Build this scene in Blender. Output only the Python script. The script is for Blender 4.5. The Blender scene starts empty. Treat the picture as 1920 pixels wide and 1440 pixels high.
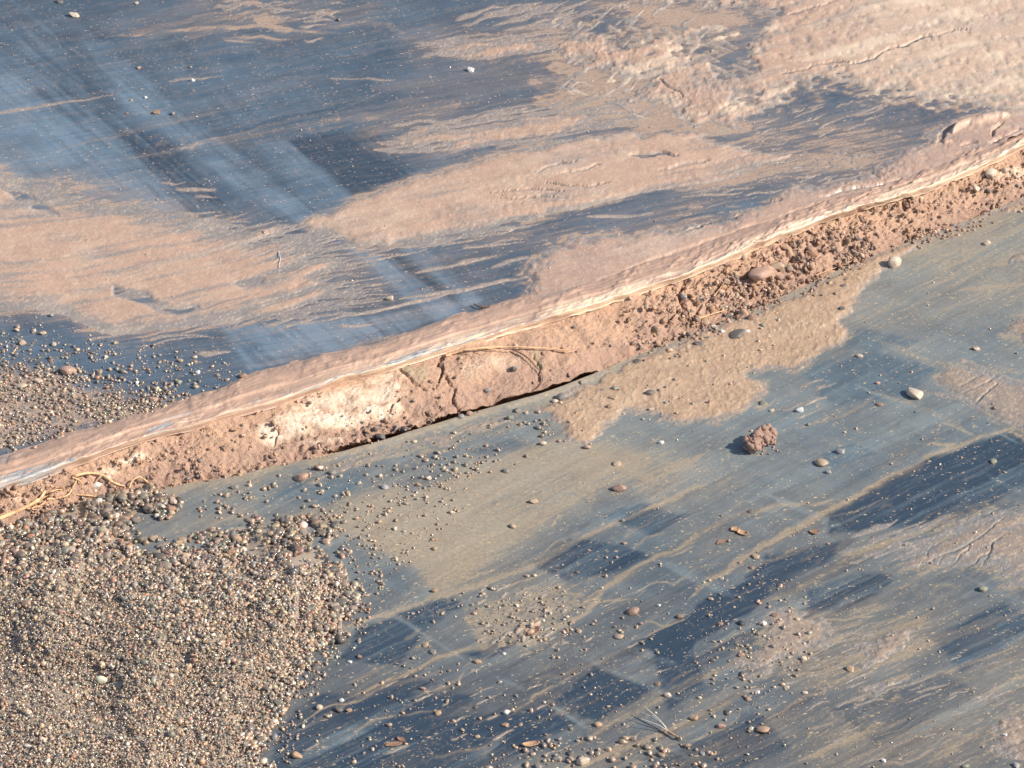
import bpy, bmesh, math, random
import numpy as np

random.seed(7)
RNG = np.random.default_rng(11)
S = bpy.context.scene
C = S.collection

# ------------------------------------------------------------------ camera
FOC, SENS, TILT, DIST = 110.0, 36.0, math.radians(31.0), 3.23
CAM = np.array([0.0, -DIST * math.cos(TILT), DIST * math.sin(TILT)])
FPX = 1920 * FOC / SENS
PX = DIST / FPX                      # metres of one photo pixel at the centre
cd = bpy.data.cameras.new('camera')
cd.lens, cd.sensor_width = FOC, SENS
cd.clip_start, cd.clip_end = 0.05, 500
cam = bpy.data.objects.new('camera', cd)
C.objects.link(cam)
cam.location = CAM
cam.rotation_euler = (math.pi / 2 - TILT, 0, 0)
S.camera = cam

# ------------------------------------------------------------------ light
SUN_EL, SUN_AZ = math.radians(36), math.radians(101)     # azimuth clockwise from +Y
w = bpy.data.worlds.new('World')
S.world = w
w.use_nodes = True
nt = w.node_tree
sky = nt.nodes.new('ShaderNodeTexSky')
sky.sky_type = 'NISHITA'
sky.sun_disc = False
sky.sun_elevation, sky.sun_rotation = SUN_EL, SUN_AZ
bg = nt.nodes['Background']
bg.inputs['Strength'].default_value = 0.11
nt.links.new(sky.outputs[0], bg.inputs[0])
sd = bpy.data.lights.new('sun', 'SUN')
sd.energy, sd.angle, sd.color = 4.9, math.radians(0.5), (1.0, 0.91, 0.79)
sun = bpy.data.objects.new('sun', sd)
C.objects.link(sun)
sv = np.array([math.cos(SUN_EL) * math.sin(SUN_AZ), math.cos(SUN_EL) * math.cos(SUN_AZ), math.sin(SUN_EL)])
import mathutils
sun.rotation_euler = mathutils.Vector(sv).to_track_quat('Z', 'Y').to_euler()
S.view_settings.view_transform = 'Standard'
S.view_settings.look = 'None'
S.view_settings.exposure = 0.37
S.view_settings.gamma = 1.0

# ------------------------------------------------------------------ numeric helpers
def P(u, v, z=0.0):
    """point of height z seen at photo position u, v (used to lay traced outlines on the ground)"""
    u = np.asarray(u, float); v = np.asarray(v, float); z = np.asarray(z, float)
    st, ct = math.sin(TILT), math.cos(TILT)
    rx = u - 960.0
    ry = ct * FPX + st * (720.0 - v)
    rz = -st * FPX + ct * (720.0 - v)
    k = (z - CAM[2]) / rz
    return np.stack(np.broadcast_arrays(CAM[0] + rx * k, CAM[1] + ry * k, z + 0 * k), -1)

def scale_at(u, v):
    a = P(u, v); b = P(u + 1, v)
    return float(np.linalg.norm(a - b))

def _h(ix, iy, seed):
    n = (ix.astype(np.int64) * 374761393 + iy.astype(np.int64) * 668265263 + seed * 974634777) & 0xFFFFFFFF
    n = ((n ^ (n >> 13)) * 1274126177) & 0xFFFFFFFF
    n = n ^ (n >> 16)
    return (n & 0xFFFF).astype(np.float32) / 65535.0

def vn(x, y, seed=0):
    x = np.asarray(x, np.float32); y = np.asarray(y, np.float32)
    ix = np.floor(x); iy = np.floor(y)
    fx = x - ix; fy = y - iy
    fx = fx * fx * (3 - 2 * fx); fy = fy * fy * (3 - 2 * fy)
    a = _h(ix, iy, seed); b = _h(ix + 1, iy, seed); c = _h(ix, iy + 1, seed); d = _h(ix + 1, iy + 1, seed)
    return a + (b - a) * fx + (c - a) * fy + (a - b - c + d) * fx * fy

def fbm(x, y, o=4, seed=0, g=0.5):
    t = 0; amp = 1.0; s = 0
    for k in range(o):
        t = t + amp * vn(x * 2 ** k + 17.3 * k, y * 2 ** k - 9.1 * k, seed + k * 31); s += amp; amp *= g
    return t / s

def ss(a, b, x):
    t = np.clip((x - a) / (b - a), 0, 1)
    return t * t * (3 - 2 * t)

def interp(tab, extra=0.0):
    tab = np.array(tab, float)
    def f(u):
        u = np.asarray(u, float)
        y = np.interp(u, tab[:, 0], tab[:, 1])
        lo, hi = tab[0], tab[-1]
        y = np.where(u < lo[0], lo[1] + (lo[0] - u) * 0.31, y)
        y = np.where(u > hi[0], hi[1] - (u - hi[0]) * 0.31, y)
        return y
    return f

def smooth_line(pts, n=8):
    p = np.array(pts, float)
    if len(p) < 3: return p
    q = np.vstack([2 * p[0] - p[1], p, 2 * p[-1] - p[-2]])
    out = []
    for i in range(1, len(q) - 2):
        for t in np.linspace(0, 1, n, endpoint=False):
            a, b, c, d = q[i - 1], q[i], q[i + 1], q[i + 2]
            out.append(0.5 * (2 * b + (c - a) * t + (2 * a - 5 * b + 4 * c - d) * t * t + (3 * b - a - 3 * c + d) * t ** 3))
    out.append(p[-1])
    return np.array(out)

# ------------------------------------------------------------------ the lie of the land
H = 0.030                                             # the upper sheet lies this much higher
ridge_top = interp([(0,862),(100,832),(200,797),(300,766),(400,735),(480,700),(560,683),(640,665),(720,643),(800,620),(860,598),(920,578),(1000,556),(1100,528),(1200,497),(1300,466),(1400,432),(1500,398),(1600,364),(1700,330),(1800,291),(1920,247)])
ridge_low = interp([(0,922),(100,888),(200,852),(300,818),(400,793),(480,771),(560,745),(620,724),(700,702),(760,685),(850,657),(930,632),(1010,609),(1100,582),(1200,550),(1280,524),(1350,495),(1400,476),(1480,441),(1560,411),(1640,387),(1700,371),(1760,352),(1820,329),(1870,304),(1920,275)])
sheet_edge = interp([(0,1005),(60,985),(130,962),(200,940),(300,915),(400,899),(450,890),(520,873),(600,856),(700,829),(780,806),(860,780),(930,760),(1000,741),(1060,722),(1110,702),(1150,684),(1200,664),(1260,642),(1330,612),(1420,575),(1520,530),(1600,493),(1680,462),(1760,432),(1840,402),(1920,370)])
_jit = lambda u, s: (vn(np.asarray(u) / 60.0, 0 * np.asarray(u) + s, s) - .5) * 6 + (vn(np.asarray(u) / 24.0, 0 * np.asarray(u) + s, s + 5) - .5) * 2.4
def e_low(u): return sheet_edge(u) + _jit(u, 3) * .45
def e_rid(u): return ridge_low(u) + _jit(u, 9) * .9
def e_top(u): return ridge_top(u) + _jit(u, 14) * 1.1

def axis(lo, hi, step, out_lo, out_hi):
    a = list(np.arange(lo, hi + step, step))
    s = step; x = a[0]; L = []
    while x > out_lo: s *= 1.12; x -= s; L.append(x)
    s = step; x = a[-1]; R = []
    while x < out_hi: s *= 1.12; x += s; R.append(x)
    return np.array(L[::-1] + a + R)

class Grid:
    """a sheet laid out in columns along u and rows at offset s from its edge"""
    def __init__(g, ua, sa, edge, sign, z0):
        g.ua, g.sa, g.edge, g.sign = ua, sa, edge(ua), sign
        g.U = np.broadcast_to(ua[None, :], (len(sa), len(ua))).astype(np.float32)
        g.V = (g.edge[None, :] + sign * sa[:, None]).astype(np.float32)
        g.z0 = z0
        g.base = P(g.U, g.V, z0)
        g.X = (g.base[..., 0] / PX).astype(np.float32); g.Y = (g.base[..., 1] / PX).astype(np.float32)
        g.Uw = g.U + (fbm(g.X / 40, g.Y / 60, 4, 5) - .5) * 46
        g.Vw = g.V + (fbm(g.X / 40, g.Y / 60, 4, 77) - .5) * 26
        g.dust = np.zeros_like(g.U); g.scuff = np.zeros_like(g.U); g.wet = np.zeros_like(g.U)
        g.dz = np.zeros_like(g.U)
    def box(g, u0, u1, v0, v1):
        c = np.where((g.ua >= u0) & (g.ua <= u1))[0]
        if len(c) == 0: return None
        c0, c1 = c[0], c[-1] + 1
        e0, e1 = g.edge[c0:c1].min(), g.edge[c0:c1].max()
        if g.sign > 0: s0, s1 = v0 - e1, v1 - e0
        else: s0, s1 = e0 - v1, e1 - v0
        r = np.where((g.sa >= s0) & (g.sa <= s1))[0]
        if len(r) == 0: return None
        return (slice(r[0], r[-1] + 1), slice(c0, c1))
    def poly(g, pts, m=60, warp=1.0):
        """slice and signed distance (positive inside) in photo pixels"""
        p = np.array(pts, float)
        sl = g.box(p[:, 0].min() - m, p[:, 0].max() + m, p[:, 1].min() - m, p[:, 1].max() + m)
        if sl is None: return None, None
        x = g.U[sl] + (g.Uw[sl] - g.U[sl]) * warp; y = g.V[sl] + (g.Vw[sl] - g.V[sl]) * warp
        d = np.full(x.shape, 1e9, np.float32); ins = np.zeros(x.shape, bool)
        for (ax, ay), (bx, by) in zip(p, np.roll(p, -1, 0)):
            ex, ey = bx - ax, by - ay
            t = np.clip(((x - ax) * ex + (y - ay) * ey) / (ex * ex + ey * ey + 1e-9), 0, 1)
            d = np.minimum(d, (x - ax - t * ex) ** 2 + (y - ay - t * ey) ** 2)
            if by != ay:
                ins ^= ((ay > y) != (by > y)) & (x < (bx - ax) * (y - ay) / (by - ay) + ax)
        return sl, np.clip(np.where(ins, 1, -1) * np.sqrt(d), -m, 1e4)
    def stroke(g, pts, w0, w1=None, m=8, warp=0.0, smooth=True):
        """slice and (1 on the line, 0 at its rim, falling below) for a tapering stroke"""
        p = smooth_line(pts, 6) if smooth else np.array(pts, float)
        w1 = w0 if w1 is None else w1
        mm = max(w0, w1) + m
        sl = g.box(p[:, 0].min() - mm, p[:, 0].max() + mm, p[:, 1].min() - mm, p[:, 1].max() + mm)
        if sl is None: return None, None
        x = g.U[sl] + (g.Uw[sl] - g.U[sl]) * warp; y = g.V[sl] + (g.Vw[sl] - g.V[sl]) * warp
        best = np.full(x.shape, -9.0, np.float32); n = len(p) - 1
        for i in range(n):
            (ax, ay), (bx, by) = p[i], p[i + 1]
            ex, ey = bx - ax, by - ay
            t = np.clip(((x - ax) * ex + (y - ay) * ey) / (ex * ex + ey * ey + 1e-9), 0, 1)
            dd = np.sqrt((x - ax - t * ex) ** 2 + (y - ay - t * ey) ** 2)
            tq = (i + t) / n
            ww = (w0 + (w1 - w0) * tq) * np.clip(np.minimum(tq, 1 - tq) * 4 + .12, 0, 1) ** .6
            best = np.maximum(best, 1 - dd / np.maximum(ww, .3))
        return sl, best
    def streak(g, slope, ln, wd, seed, curve=0.0, p0=0.0, sl=None, o=3):
        sl = sl or (slice(None), slice(None))
        a = math.atan(slope); c, s = math.cos(a), math.sin(a)
        p = g.U[sl] * c + g.V[sl] * s
        q = -g.U[sl] * s + g.V[sl] * c + curve * (p - p0) ** 2 + (g.Vw[sl] - g.V[sl]) * .35
        return fbm(p / ln, q / wd, o, seed, .6)
    def zs(g): return g.z0 + g.dz

def mesh_obj(name, co, quads, mat, attrs=None, smooth=True, parent=None):
    me = bpy.data.meshes.new(name)
    co = np.ascontiguousarray(co.reshape(-1, 3), np.float32); quads = np.asarray(quads, np.int32)
    k = quads.shape[1]
    me.vertices.add(len(co)); me.vertices.foreach_set('co', co.ravel())
    me.loops.add(quads.size); me.loops.foreach_set('vertex_index', quads.ravel())
    me.polygons.add(len(quads))
    me.polygons.foreach_set('loop_start', np.arange(len(quads), dtype=np.int32) * k)
    me.polygons.foreach_set('use_smooth', np.full(len(quads), smooth))
    me.update(calc_edges=True)
    for nm, a in (attrs or {}).items():
        at = me.color_attributes.new(nm, 'FLOAT_COLOR', 'POINT')
        a4 = np.ones((len(co), 4), np.float32); a4[:, :3] = a.reshape(-1, 3)
        at.data.foreach_set('color', a4.ravel())
    me.materials.append(mat)
    o = bpy.data.objects.new(name, me)
    C.objects.link(o)
    if parent: o.parent = parent
    return o

def grid_quads(nr, nc, flip=False):
    i = np.arange(nr * nc).reshape(nr, nc)
    q = np.stack([i[:-1, :-1], i[:-1, 1:], i[1:, 1:], i[1:, :-1]], -1).reshape(-1, 4)
    return q[:, ::-1] if not flip else q

def masked(co, keep_v, q, extra):
    """drop the quads that have no kept corner"""
    kq = keep_v.ravel()[q].any(1); q = q[kq]
    used = np.zeros(keep_v.size, bool); used[q.ravel()] = True
    idx = np.cumsum(used) - 1
    return co.reshape(-1, 3)[used], idx[q], [e.reshape(-1, e.shape[-1])[used] for e in extra]

def tag(o, label=None, cat=None, group=None, kind=None):
    if label: o['label'] = label
    if cat: o['category'] = cat
    if group: o['group'] = group
    if kind: o['kind'] = kind
    return o

# ------------------------------------------------------------------ materials
def new_mat(name):
    m = bpy.data.materials.new(name); m.use_nodes = True
    t = m.node_tree; b = t.nodes['Principled BSDF']
    return m, t, b
def N(t, kind, **kw):
    n = t.nodes.new(kind)
    for k, v in kw.items():
        if k in n.inputs: n.inputs[k].default_value = v
        else: setattr(n, k, v)
    return n
def mix(t, a, b, f, blend='MIX'):
    n = t.nodes.new('ShaderNodeMix'); n.data_type = 'RGBA'; n.blend_type = blend
    for sock, v in ((n.inputs[6], a), (n.inputs[7], b), (n.inputs[0], f)):
        if hasattr(v, 'links'): t.links.new(v, sock)
        elif isinstance(v, tuple): sock.default_value = (*v, 1)
        else: sock.default_value = v
    return n.outputs[2]
def math_(t, op, a, b=0.0, clamp=False):
    n = t.nodes.new('ShaderNodeMath'); n.operation = op; n.use_clamp = clamp
    for sock, v in zip(n.inputs, (a, b)):
        if hasattr(v, 'links'): t.links.new(v, sock)
        else: sock.default_value = v
    return n.outputs[0]
def noise(t, scale, detail=4, rough=.55, vec=None):
    n = N(t, 'ShaderNodeTexNoise', Scale=scale, Detail=detail, Roughness=rough)
    if vec is None:
        tc = t.nodes.new('ShaderNodeTexCoord'); vec = tc.outputs['Object']
    t.links.new(vec, n.inputs['Vector'])
    return n.outputs['Fac']
def remap(t, x, a, b, lo=0.0, hi=1.0):
    n = N(t, 'ShaderNodeMapRange')
    t.links.new(x, n.inputs[0])
    for i, v in enumerate((a, b, lo, hi)): n.inputs[i + 1].default_value = v
    return n.outputs[0]
def bump(t, b, h, dist, strength=1.0):
    n = N(t, 'ShaderNodeBump', Strength=strength, Distance=dist)
    t.links.new(h, n.inputs['Height']); t.links.new(n.outputs[0], b.inputs['Normal'])
def attr(t, name):
    a = N(t, 'ShaderNodeAttribute'); a.attribute_name = name
    s = t.nodes.new('ShaderNodeSeparateColor'); t.links.new(a.outputs['Color'], s.inputs[0])
    return a.outputs['Color'], s.outputs

def streaknoise(t, ang, ln, wd, detail=4, rough=.6):
    tc = t.nodes.new('ShaderNodeTexCoord')
    r = N(t, 'ShaderNodeVectorRotate', rotation_type='Z_AXIS', Angle=-math.radians(ang)); t.links.new(tc.outputs['Object'], r.inputs['Vector'])
    m = t.nodes.new('ShaderNodeVectorMath'); m.operation = 'MULTIPLY'; m.inputs[1].default_value = (1 / ln, 1 / wd, 1 / wd)
    t.links.new(r.outputs[0], m.inputs[0])
    return noise(t, 1.0, detail, rough, m.outputs[0])

def sheet_material(name, dust_col, film_col, ang, gritty=.8, g0=1.02, flake=1.0, comb=1.0):
    m, t, b = new_mat(name)
    _, ch = attr(t, 'film')
    n1 = noise(t, 260, 5); n2 = noise(t, 900, 3); n3 = noise(t, 40, 4); n4 = noise(t, 1800, 2)
    s1 = streaknoise(t, ang, .10, .0036, 6, .68); s2 = streaknoise(t, ang + 4, .02, .0012, 3); s3 = streaknoise(t, ang - 84, .30, .016, 3, .5)
    grain = math_(t, 'ADD', math_(t, 'MULTIPLY', s1, .6), math_(t, 'MULTIPLY', s2, .4))
    plastic = mix(t, (.024, .039, .062), (.042, .066, .095), remap(t, grain, .35, .65))
    # scuffed pale film, combed along the wiping direction and faintly across it
    fv = math_(t, 'MULTIPLY', ch[1], remap(t, grain, .3, .7, 1 - .34 * comb, 1 + .34 * comb))
    fv = math_(t, 'MULTIPLY', fv, remap(t, noise(t, 22, 5, .62), .3, .7, .74, 1.26))
    fv = math_(t, 'MULTIPLY', fv, remap(t, s3, .3, .7, .86, 1.14), True)
    col = mix(t, plastic, film_col, fv)
    # dust: a thin veil plus crisp edged grit where it is thick
    veil = math_(t, 'MULTIPLY', ch[0], remap(t, grain, .3, .7, .38, .86))
    th = math_(t, 'ADD', math_(t, 'MULTIPLY', ch[0], .9), math_(t, 'ADD', math_(t, 'MULTIPLY', grain, .9), math_(t, 'MULTIPLY', n2, .5)))
    grit = remap(t, th, g0, g0 + .2)
    grit = math_(t, 'MULTIPLY', grit, gritty, True)
    dv = math_(t, 'MAXIMUM', veil, grit)
    dc = mix(t, dust_col, tuple(c * .72 for c in dust_col), remap(t, n1, .35, .65))
    dc = mix(t, dc, tuple(min(1, c * 1.25) for c in dust_col), remap(t, n4, .55, .75))
    col = mix(t, col, dc, dv)
    # flakes of dried silt stuck to the film, drawn out along the wiping direction
    clus = noise(t, 34, 3)
    for sx_, sy_, thr, den in ((.0042, .0026, .30, .20), (.0075, .0036, .26, .16), (.0022, .0016, .3, .16)):
        tc = t.nodes.new('ShaderNodeTexCoord')
        r_ = N(t, 'ShaderNodeVectorRotate', rotation_type='Z_AXIS', Angle=-math.radians(ang * .55)); t.links.new(tc.outputs['Object'], r_.inputs['Vector'])
        m_ = t.nodes.new('ShaderNodeVectorMath'); m_.operation = 'MULTIPLY'; m_.inputs[1].default_value = (1 / sx_, 1 / sy_, 1 / sy_)
        t.links.new(r_.outputs[0], m_.inputs[0])
        vo = N(t, 'ShaderNodeTexVoronoi', Scale=1.0); t.links.new(m_.outputs[0], vo.inputs['Vector'])
        dist = math_(t, 'ADD', vo.outputs['Distance'], math_(t, 'MULTIPLY', math_(t, 'SUBTRACT', n4, .5), .5))
        sc = t.nodes.new('ShaderNodeSeparateColor'); t.links.new(vo.outputs['Color'], sc.inputs[0])
        lim = math_(t, 'MULTIPLY', remap(t, clus, .40, .68, .10, 1.5), den * flake)
        sp = math_(t, 'MULTIPLY', math_(t, 'LESS_THAN', dist, thr), math_(t, 'LESS_THAN', sc.outputs[0], lim))
        col = mix(t, col, mix(t, tuple(c * .8 for c in dust_col), tuple(min(1, c * 1.35) for c in dust_col), sc.outputs[1]), math_(t, 'MULTIPLY', sp, .75))
    t.links.new(col, b.inputs['Base Color'])
    t.links.new(remap(t, math_(t, 'ADD', dv, math_(t, 'MULTIPLY', fv, .4)), 0, .8, .36, .8), b.inputs['Roughness'])
    bump(t, b, math_(t, 'ADD', n2, math_(t, 'MULTIPLY', grain, comb)), .0006, .4)
    return m

MUD_PINK = (.47, .29, .205); MUD_TAN = (.46, .33, .205)
M_up = sheet_material('upper_plastic', (.49, .34, .24), (.148, .212, .278), 21, .78, 1.08, .45)
M_lo = sheet_material('lower_plastic', (.47, .35, .215), (.142, .192, .218), 42, .58, 1.08, .7, .6)

def mud_material(name, a, b2, wet=.0, bumpd=.0012):
    m, t, b = new_mat(name)
    _, ch = attr(t, 'tone')
    n1 = noise(t, 60, 5); n2 = noise(t, 420, 4, .65); n3 = noise(t, 1300, 2)
    col = mix(t, a, b2, remap(t, n1, .35, .65))
    col = mix(t, col, tuple(c * .68 for c in b2), math_(t, 'MULTIPLY', remap(t, n2, .5, .75), .6))
    col = mix(t, col, (.20, .20, .20), ch[0])            # film so thin the plastic shows
    col = mix(t, col, (.66, .515, .38), ch[1])           # dried pale crust
    t.links.new(col, b.inputs['Base Color'])
    t.links.new(remap(t, n1, .3, .7, .52 - wet * .2, .72 - wet * .2), b.inputs['Roughness'])
    b.inputs['Coat Weight'].default_value = .15 + wet * .6
    b.inputs['Coat Roughness'].default_value = .28
    h = math_(t, 'ADD', n2, math_(t, 'MULTIPLY', n3, .5))
    bump(t, b, math_(t, 'MULTIPLY', h, remap(t, noise(t, 28, 3), .35, .62, .25, 1.2)), bumpd, .6)
    return m
M_mud = mud_material('pink_mud', (.50, .328, .235), (.45, .30, .22))
M_wetmud = mud_material('wet_mud', (.50, .33, .235), (.44, .285, .21), .7, .0016)
M_tan = mud_material('tan_silt', (.48, .325, .205), (.40, .27, .175), .15, .0014)
M_grey = mud_material('grey_silt', (.33, .25, .19), (.27, .21, .165), .05, .0010)

def soil_material():
    m, t, b = new_mat('soil')
    _, ch = attr(t, 'tone')
    n1 = noise(t, 45, 5); n2 = noise(t, 300, 5, .65); n3 = noise(t, 1200, 2)
    col = mix(t, (.62, .39, .255), (.54, .345, .235), remap(t, n1, .35, .65))
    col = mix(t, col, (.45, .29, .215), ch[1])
    col = mix(t, col, (.86, .70, .54), ch[0])  # pale dry soil, with the sun's glare on the face mixed into the colour
    col = mix(t, col, (.22, .13, .085), math_(t, 'MULTIPLY', remap(t, n2, .54, .78), .65))
    col = mix(t, col, (.36, .33, .20), ch[2])
    t.links.new(col, b.inputs['Base Color'])
    b.inputs['Roughness'].default_value = .9
    bump(t, b, math_(t, 'ADD', n2, math_(t, 'MULTIPLY', n3, .4)), .003, .8)
    return m
M_soil = soil_material()

def stone_material(name, src, rough=.42, coat=.25, cr=.16):
    m, t, b = new_mat(name)
    if src == 'object':
        oi = t.nodes.new('ShaderNodeObjectInfo'); c = oi.outputs['Color']
    else:
        c, _ = attr(t, 'tint')
    n1 = noise(t, 350, 4, .6); n2 = noise(t, 1500, 2)
    c2 = mix(t, c, (.5, .5, .5), remap(t, n1, .3, .7, .25, .0), 'MULTIPLY')
    c2 = mix(t, c2, (.75, .66, .52), remap(t, n2, .66, .78, 0, .35))
    t.links.new(c2, b.inputs['Base Color'])
    b.inputs['Roughness'].default_value = rough
    b.inputs['Coat Weight'].default_value = coat
    b.inputs['Coat Roughness'].default_value = cr
    bump(t, b, n1, .0012, .5)
    return m
M_stone = stone_material('pebble_stone', 'object')
M_gravel = stone_material('gravel_stone', 'attr', .34, .7, .10)
M_crumb = stone_material('crumb_soil', 'attr', .9, 0)

def plain(name, a, b2, scale, rough=.6, coat=0.0):
    m, t, b = new_mat(name)
    t.links.new(mix(t, a, b2, noise(t, scale, 4)), b.inputs['Base Color'])
    b.inputs['Roughness'].default_value = rough
    b.inputs['Coat Weight'].default_value = coat
    bump(t, b, noise(t, scale * 3, 3), .0008, .6)
    return m
M_root = plain('root_bark', (.80, .52, .29), (.58, .33, .17), 160)
M_leaf = plain('dead_leaf', (.33, .19, .12), (.22, .13, .09), 220)
M_tanleaf = plain('tan_leaf', (.52, .33, .19), (.42, .25, .14), 220)
M_grass = plain('dry_grass', (.55, .58, .56), (.42, .36, .27), 120)
M_twig = plain('dark_twig', (.12, .075, .05), (.2, .12, .08), 200)
M_hair = plain('white_fibre', (.7, .72, .74), (.55, .6, .65), 200)
M_clod = plain('clod_soil', (.40, .26, .20), (.22, .135, .105), 300, .9)
M_ground = plain('ground_soil', (.42, .27, .17), (.33, .21, .14), 6, .95)

# ------------------------------------------------------------------ ground far out
me_g = bpy.data.meshes.new('ground')
bm = bmesh.new()
bmesh.ops.create_grid(bm, x_segments=60, y_segments=60, size=60)
for v_ in bm.verts:
    v_.co.z = -.05 - .02 * math.sin(v_.co.x * 1.3) * math.sin(v_.co.y * .9)
bm.to_mesh(me_g); bm.free(); me_g.materials.append(M_ground)
go = bpy.data.objects.new('ground', me_g); C.objects.link(go); tag(go, kind='structure')

# ------------------------------------------------------------------ sheet grids
UA = axis(-40, 1960, 2.0, -1300, 3200)
SA_up = axis(0, 900, 2.0, -1, 1500)
SA_lo = axis(0, 1100, 2.0, -1, 1900)
GU = Grid(UA, SA_up[SA_up >= 0], lambda u: (e_top(u) * .7 + e_rid(u) * .3), -1, H)
GL = Grid(UA, SA_lo[SA_lo >= 0], e_low, +1, 0.0)
GL.lip = .0025 * np.exp(-(GL.sa[:, None] / 12.0) ** 2) * ss(500, 640, GL.U) * (1 - ss(1090, 1200, GL.U))   # the free edge curls up and leaves a gap
GL.base = P(GL.U, GL.V, GL.lip)

def put(g, f, sl, val, mode='add'):
    if sl is None: return
    a = getattr(g, f)
    if mode == 'add': a[sl] += val
    elif mode == 'max': a[sl] = np.maximum(a[sl], val)
    elif mode == 'mul': a[sl] *= val

def band(g, f, pts, wdt, amt, soft=1.0, streak=.0, warp=.25, w1=None, mode='add'):
    """a soft edged streak of film or dust along a line"""
    sl, k = g.stroke(pts, wdt, w1, m=4, warp=warp, smooth=len(pts) > 2)
    if sl is None: return
    k = ss(0, soft, k)
    if streak:
        d = np.array(pts[-1], float) - np.array(pts[0], float)
        k = np.clip(k * (1 - streak * 1.5 + streak * 3 * g.streak(d[1] / (d[0] + 1e-6), 260, 4.5, int(abs(pts[0][0]) + pts[0][1]) % 97, sl=sl, o=4)), 0, 1.4)
    put(g, f, sl, amt * k, mode)

def patch(g, f, pts, amt, soft=10, warp=.6, grain=0.0, slope=None, mode='add', seed=3):
    sl, d = g.poly(pts, m=soft + 4, warp=warp)
    if sl is None: return
    k = ss(-soft, soft, d)
    if grain:
        nn = g.streak(slope, 160, 4.5, seed, sl=sl, o=4) if slope is not None else fbm(g.X[sl] / 9, g.Y[sl] / 9, 3, seed)
        k = np.clip(k * (1 - grain + grain * (.25 + 1.75 * ss(.25, .75, nn) if grain > .7 else 2 * nn)), 0, 1.3)
    put(g, f, sl, amt * k, mode)

# ---- upper sheet: scuffed film
g = GU
g.scuff += .29 + .22 * (fbm(g.X / 260, g.Y / 300, 3, 1) - .5) + .25 * (g.streak(-.22, 260, 16, 8) - .5) + .14 * (g.streak(-.2, 90, 4, 18) - .5)
g.scuff += .13 * (g.streak(.85, 420, 26, 61) - .5)
g.scuff += .10 * ss(700, 0, g.U) * ss(0, 250, g.V)
for pts, wd, am in [
    ([(-60,100),(220,330),(330,420)], 62, .34), ([(20,150),(160,260)], 26, .12), ([(135,75),(250,190),(330,250)], 30, .22),
    ([(205,170),(330,270)], 26, .20), ([(270,215),(420,330),(640,430)], 26, .24), ([(400,300),(640,455)], 34, .24),
    ([(520,280),(700,420)], 20, .20), ([(640,455),(800,560),(900,620)], 24, .34), ([(745,455),(880,570)], 14, .26),
    ([(440,620),(660,640)], 34, .40), ([(420,615),(470,690)], 22, .3), ([(480,660),(700,620)], 26, .26), ([(700,620),(900,560)], 20, .12), ([(560,620),(760,590)], 26, .25),
    ([(40,60),(150,180),(260,280)], 16, -.22), ([(150,30),(330,190)], 14, -.20), ([(110,165),(160,215)], 20, -.16), ([(200,250),(330,345),(430,420)], 34, -.20),
    ([(430,300),(610,410)], 7, -.22), ([(490,320),(640,425)], 5, -.16), ([(560,265),(740,330)], 40, -.24), ([(640,330),(760,320)], 30, -.2),
    ([(700,470),(860,555)], 12, -.22), ([(315,70),(370,130)], 16, -.16), ([(0,30),(300,20)], 60, -.05),
    ([(300,640),(430,640)], 30, -.22), ([(0,600),(140,600),(400,690)], 30, -.15), ([(330,220),(640,150),(760,120)], 10, -.12), ([(400,245),(640,210)], 9, -.13),
    ([(600,150),(900,140),(1030,110)], 24, .05), ([(0,215),(120,240),(300,235)], 26, .12)]:
    band(g, 'scuff', pts, wd, am * .45, .55, .5, .3)
for k in range(46):
    u = RNG.uniform(-60, 640); v = u * .55 + RNG.uniform(-60, 170) + 40; L = RNG.uniform(90, 330)
    band(g, 'scuff', [(u, v), (u + L, v + L * RNG.uniform(.74, .86))], RNG.uniform(2, 8), RNG.uniform(-.16, .17), .5, .5, .15)
for pts, am in [([(-80,100),(40,112),(330,330),(430,405),(330,425),(-80,335)], .17), ([(145,75),(205,75),(340,215),(255,215)], .15), ([(200,150),(255,215),(335,213),(480,305),(650,425),(600,442),(420,335)], .20), ([(480,268),(540,262),(700,402),(645,432),(560,372)], .20),
                ([(640,458),(692,453),(890,602),(825,612)], .30), ([(745,452),(777,450),(905,562),(872,577)], .22), ([(415,612),(680,600),(910,560),(760,622),(470,697)], .34), ([(20,60),(60,60),(160,170),(110,175)], .12), ([(360,120),(420,110),(520,220),(450,240)], .10),
                ([(100,60),(142,60),(245,200),(190,222)], -.16), ([(60,175),(112,160),(165,215),(140,242)], -.16), ([(220,255),(305,250),(440,402),(370,412)], -.20), ([(540,262),(700,240),(785,325),(692,397)], -.24), ([(700,462),(735,458),(860,560),(830,575)], -.22), ([(420,300),(470,295),(620,410),(600,420)], -.12)]:
    patch(g, 'scuff', pts, am * .95, 6, .25, .85, .80, seed=int(abs(pts[0][0])) % 60)
patch(g, 'scuff', [(-300,140),(0,160),(90,230),(200,330),(60,330),(-300,330)], .20, 40, .6, .5, -.2)
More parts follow.
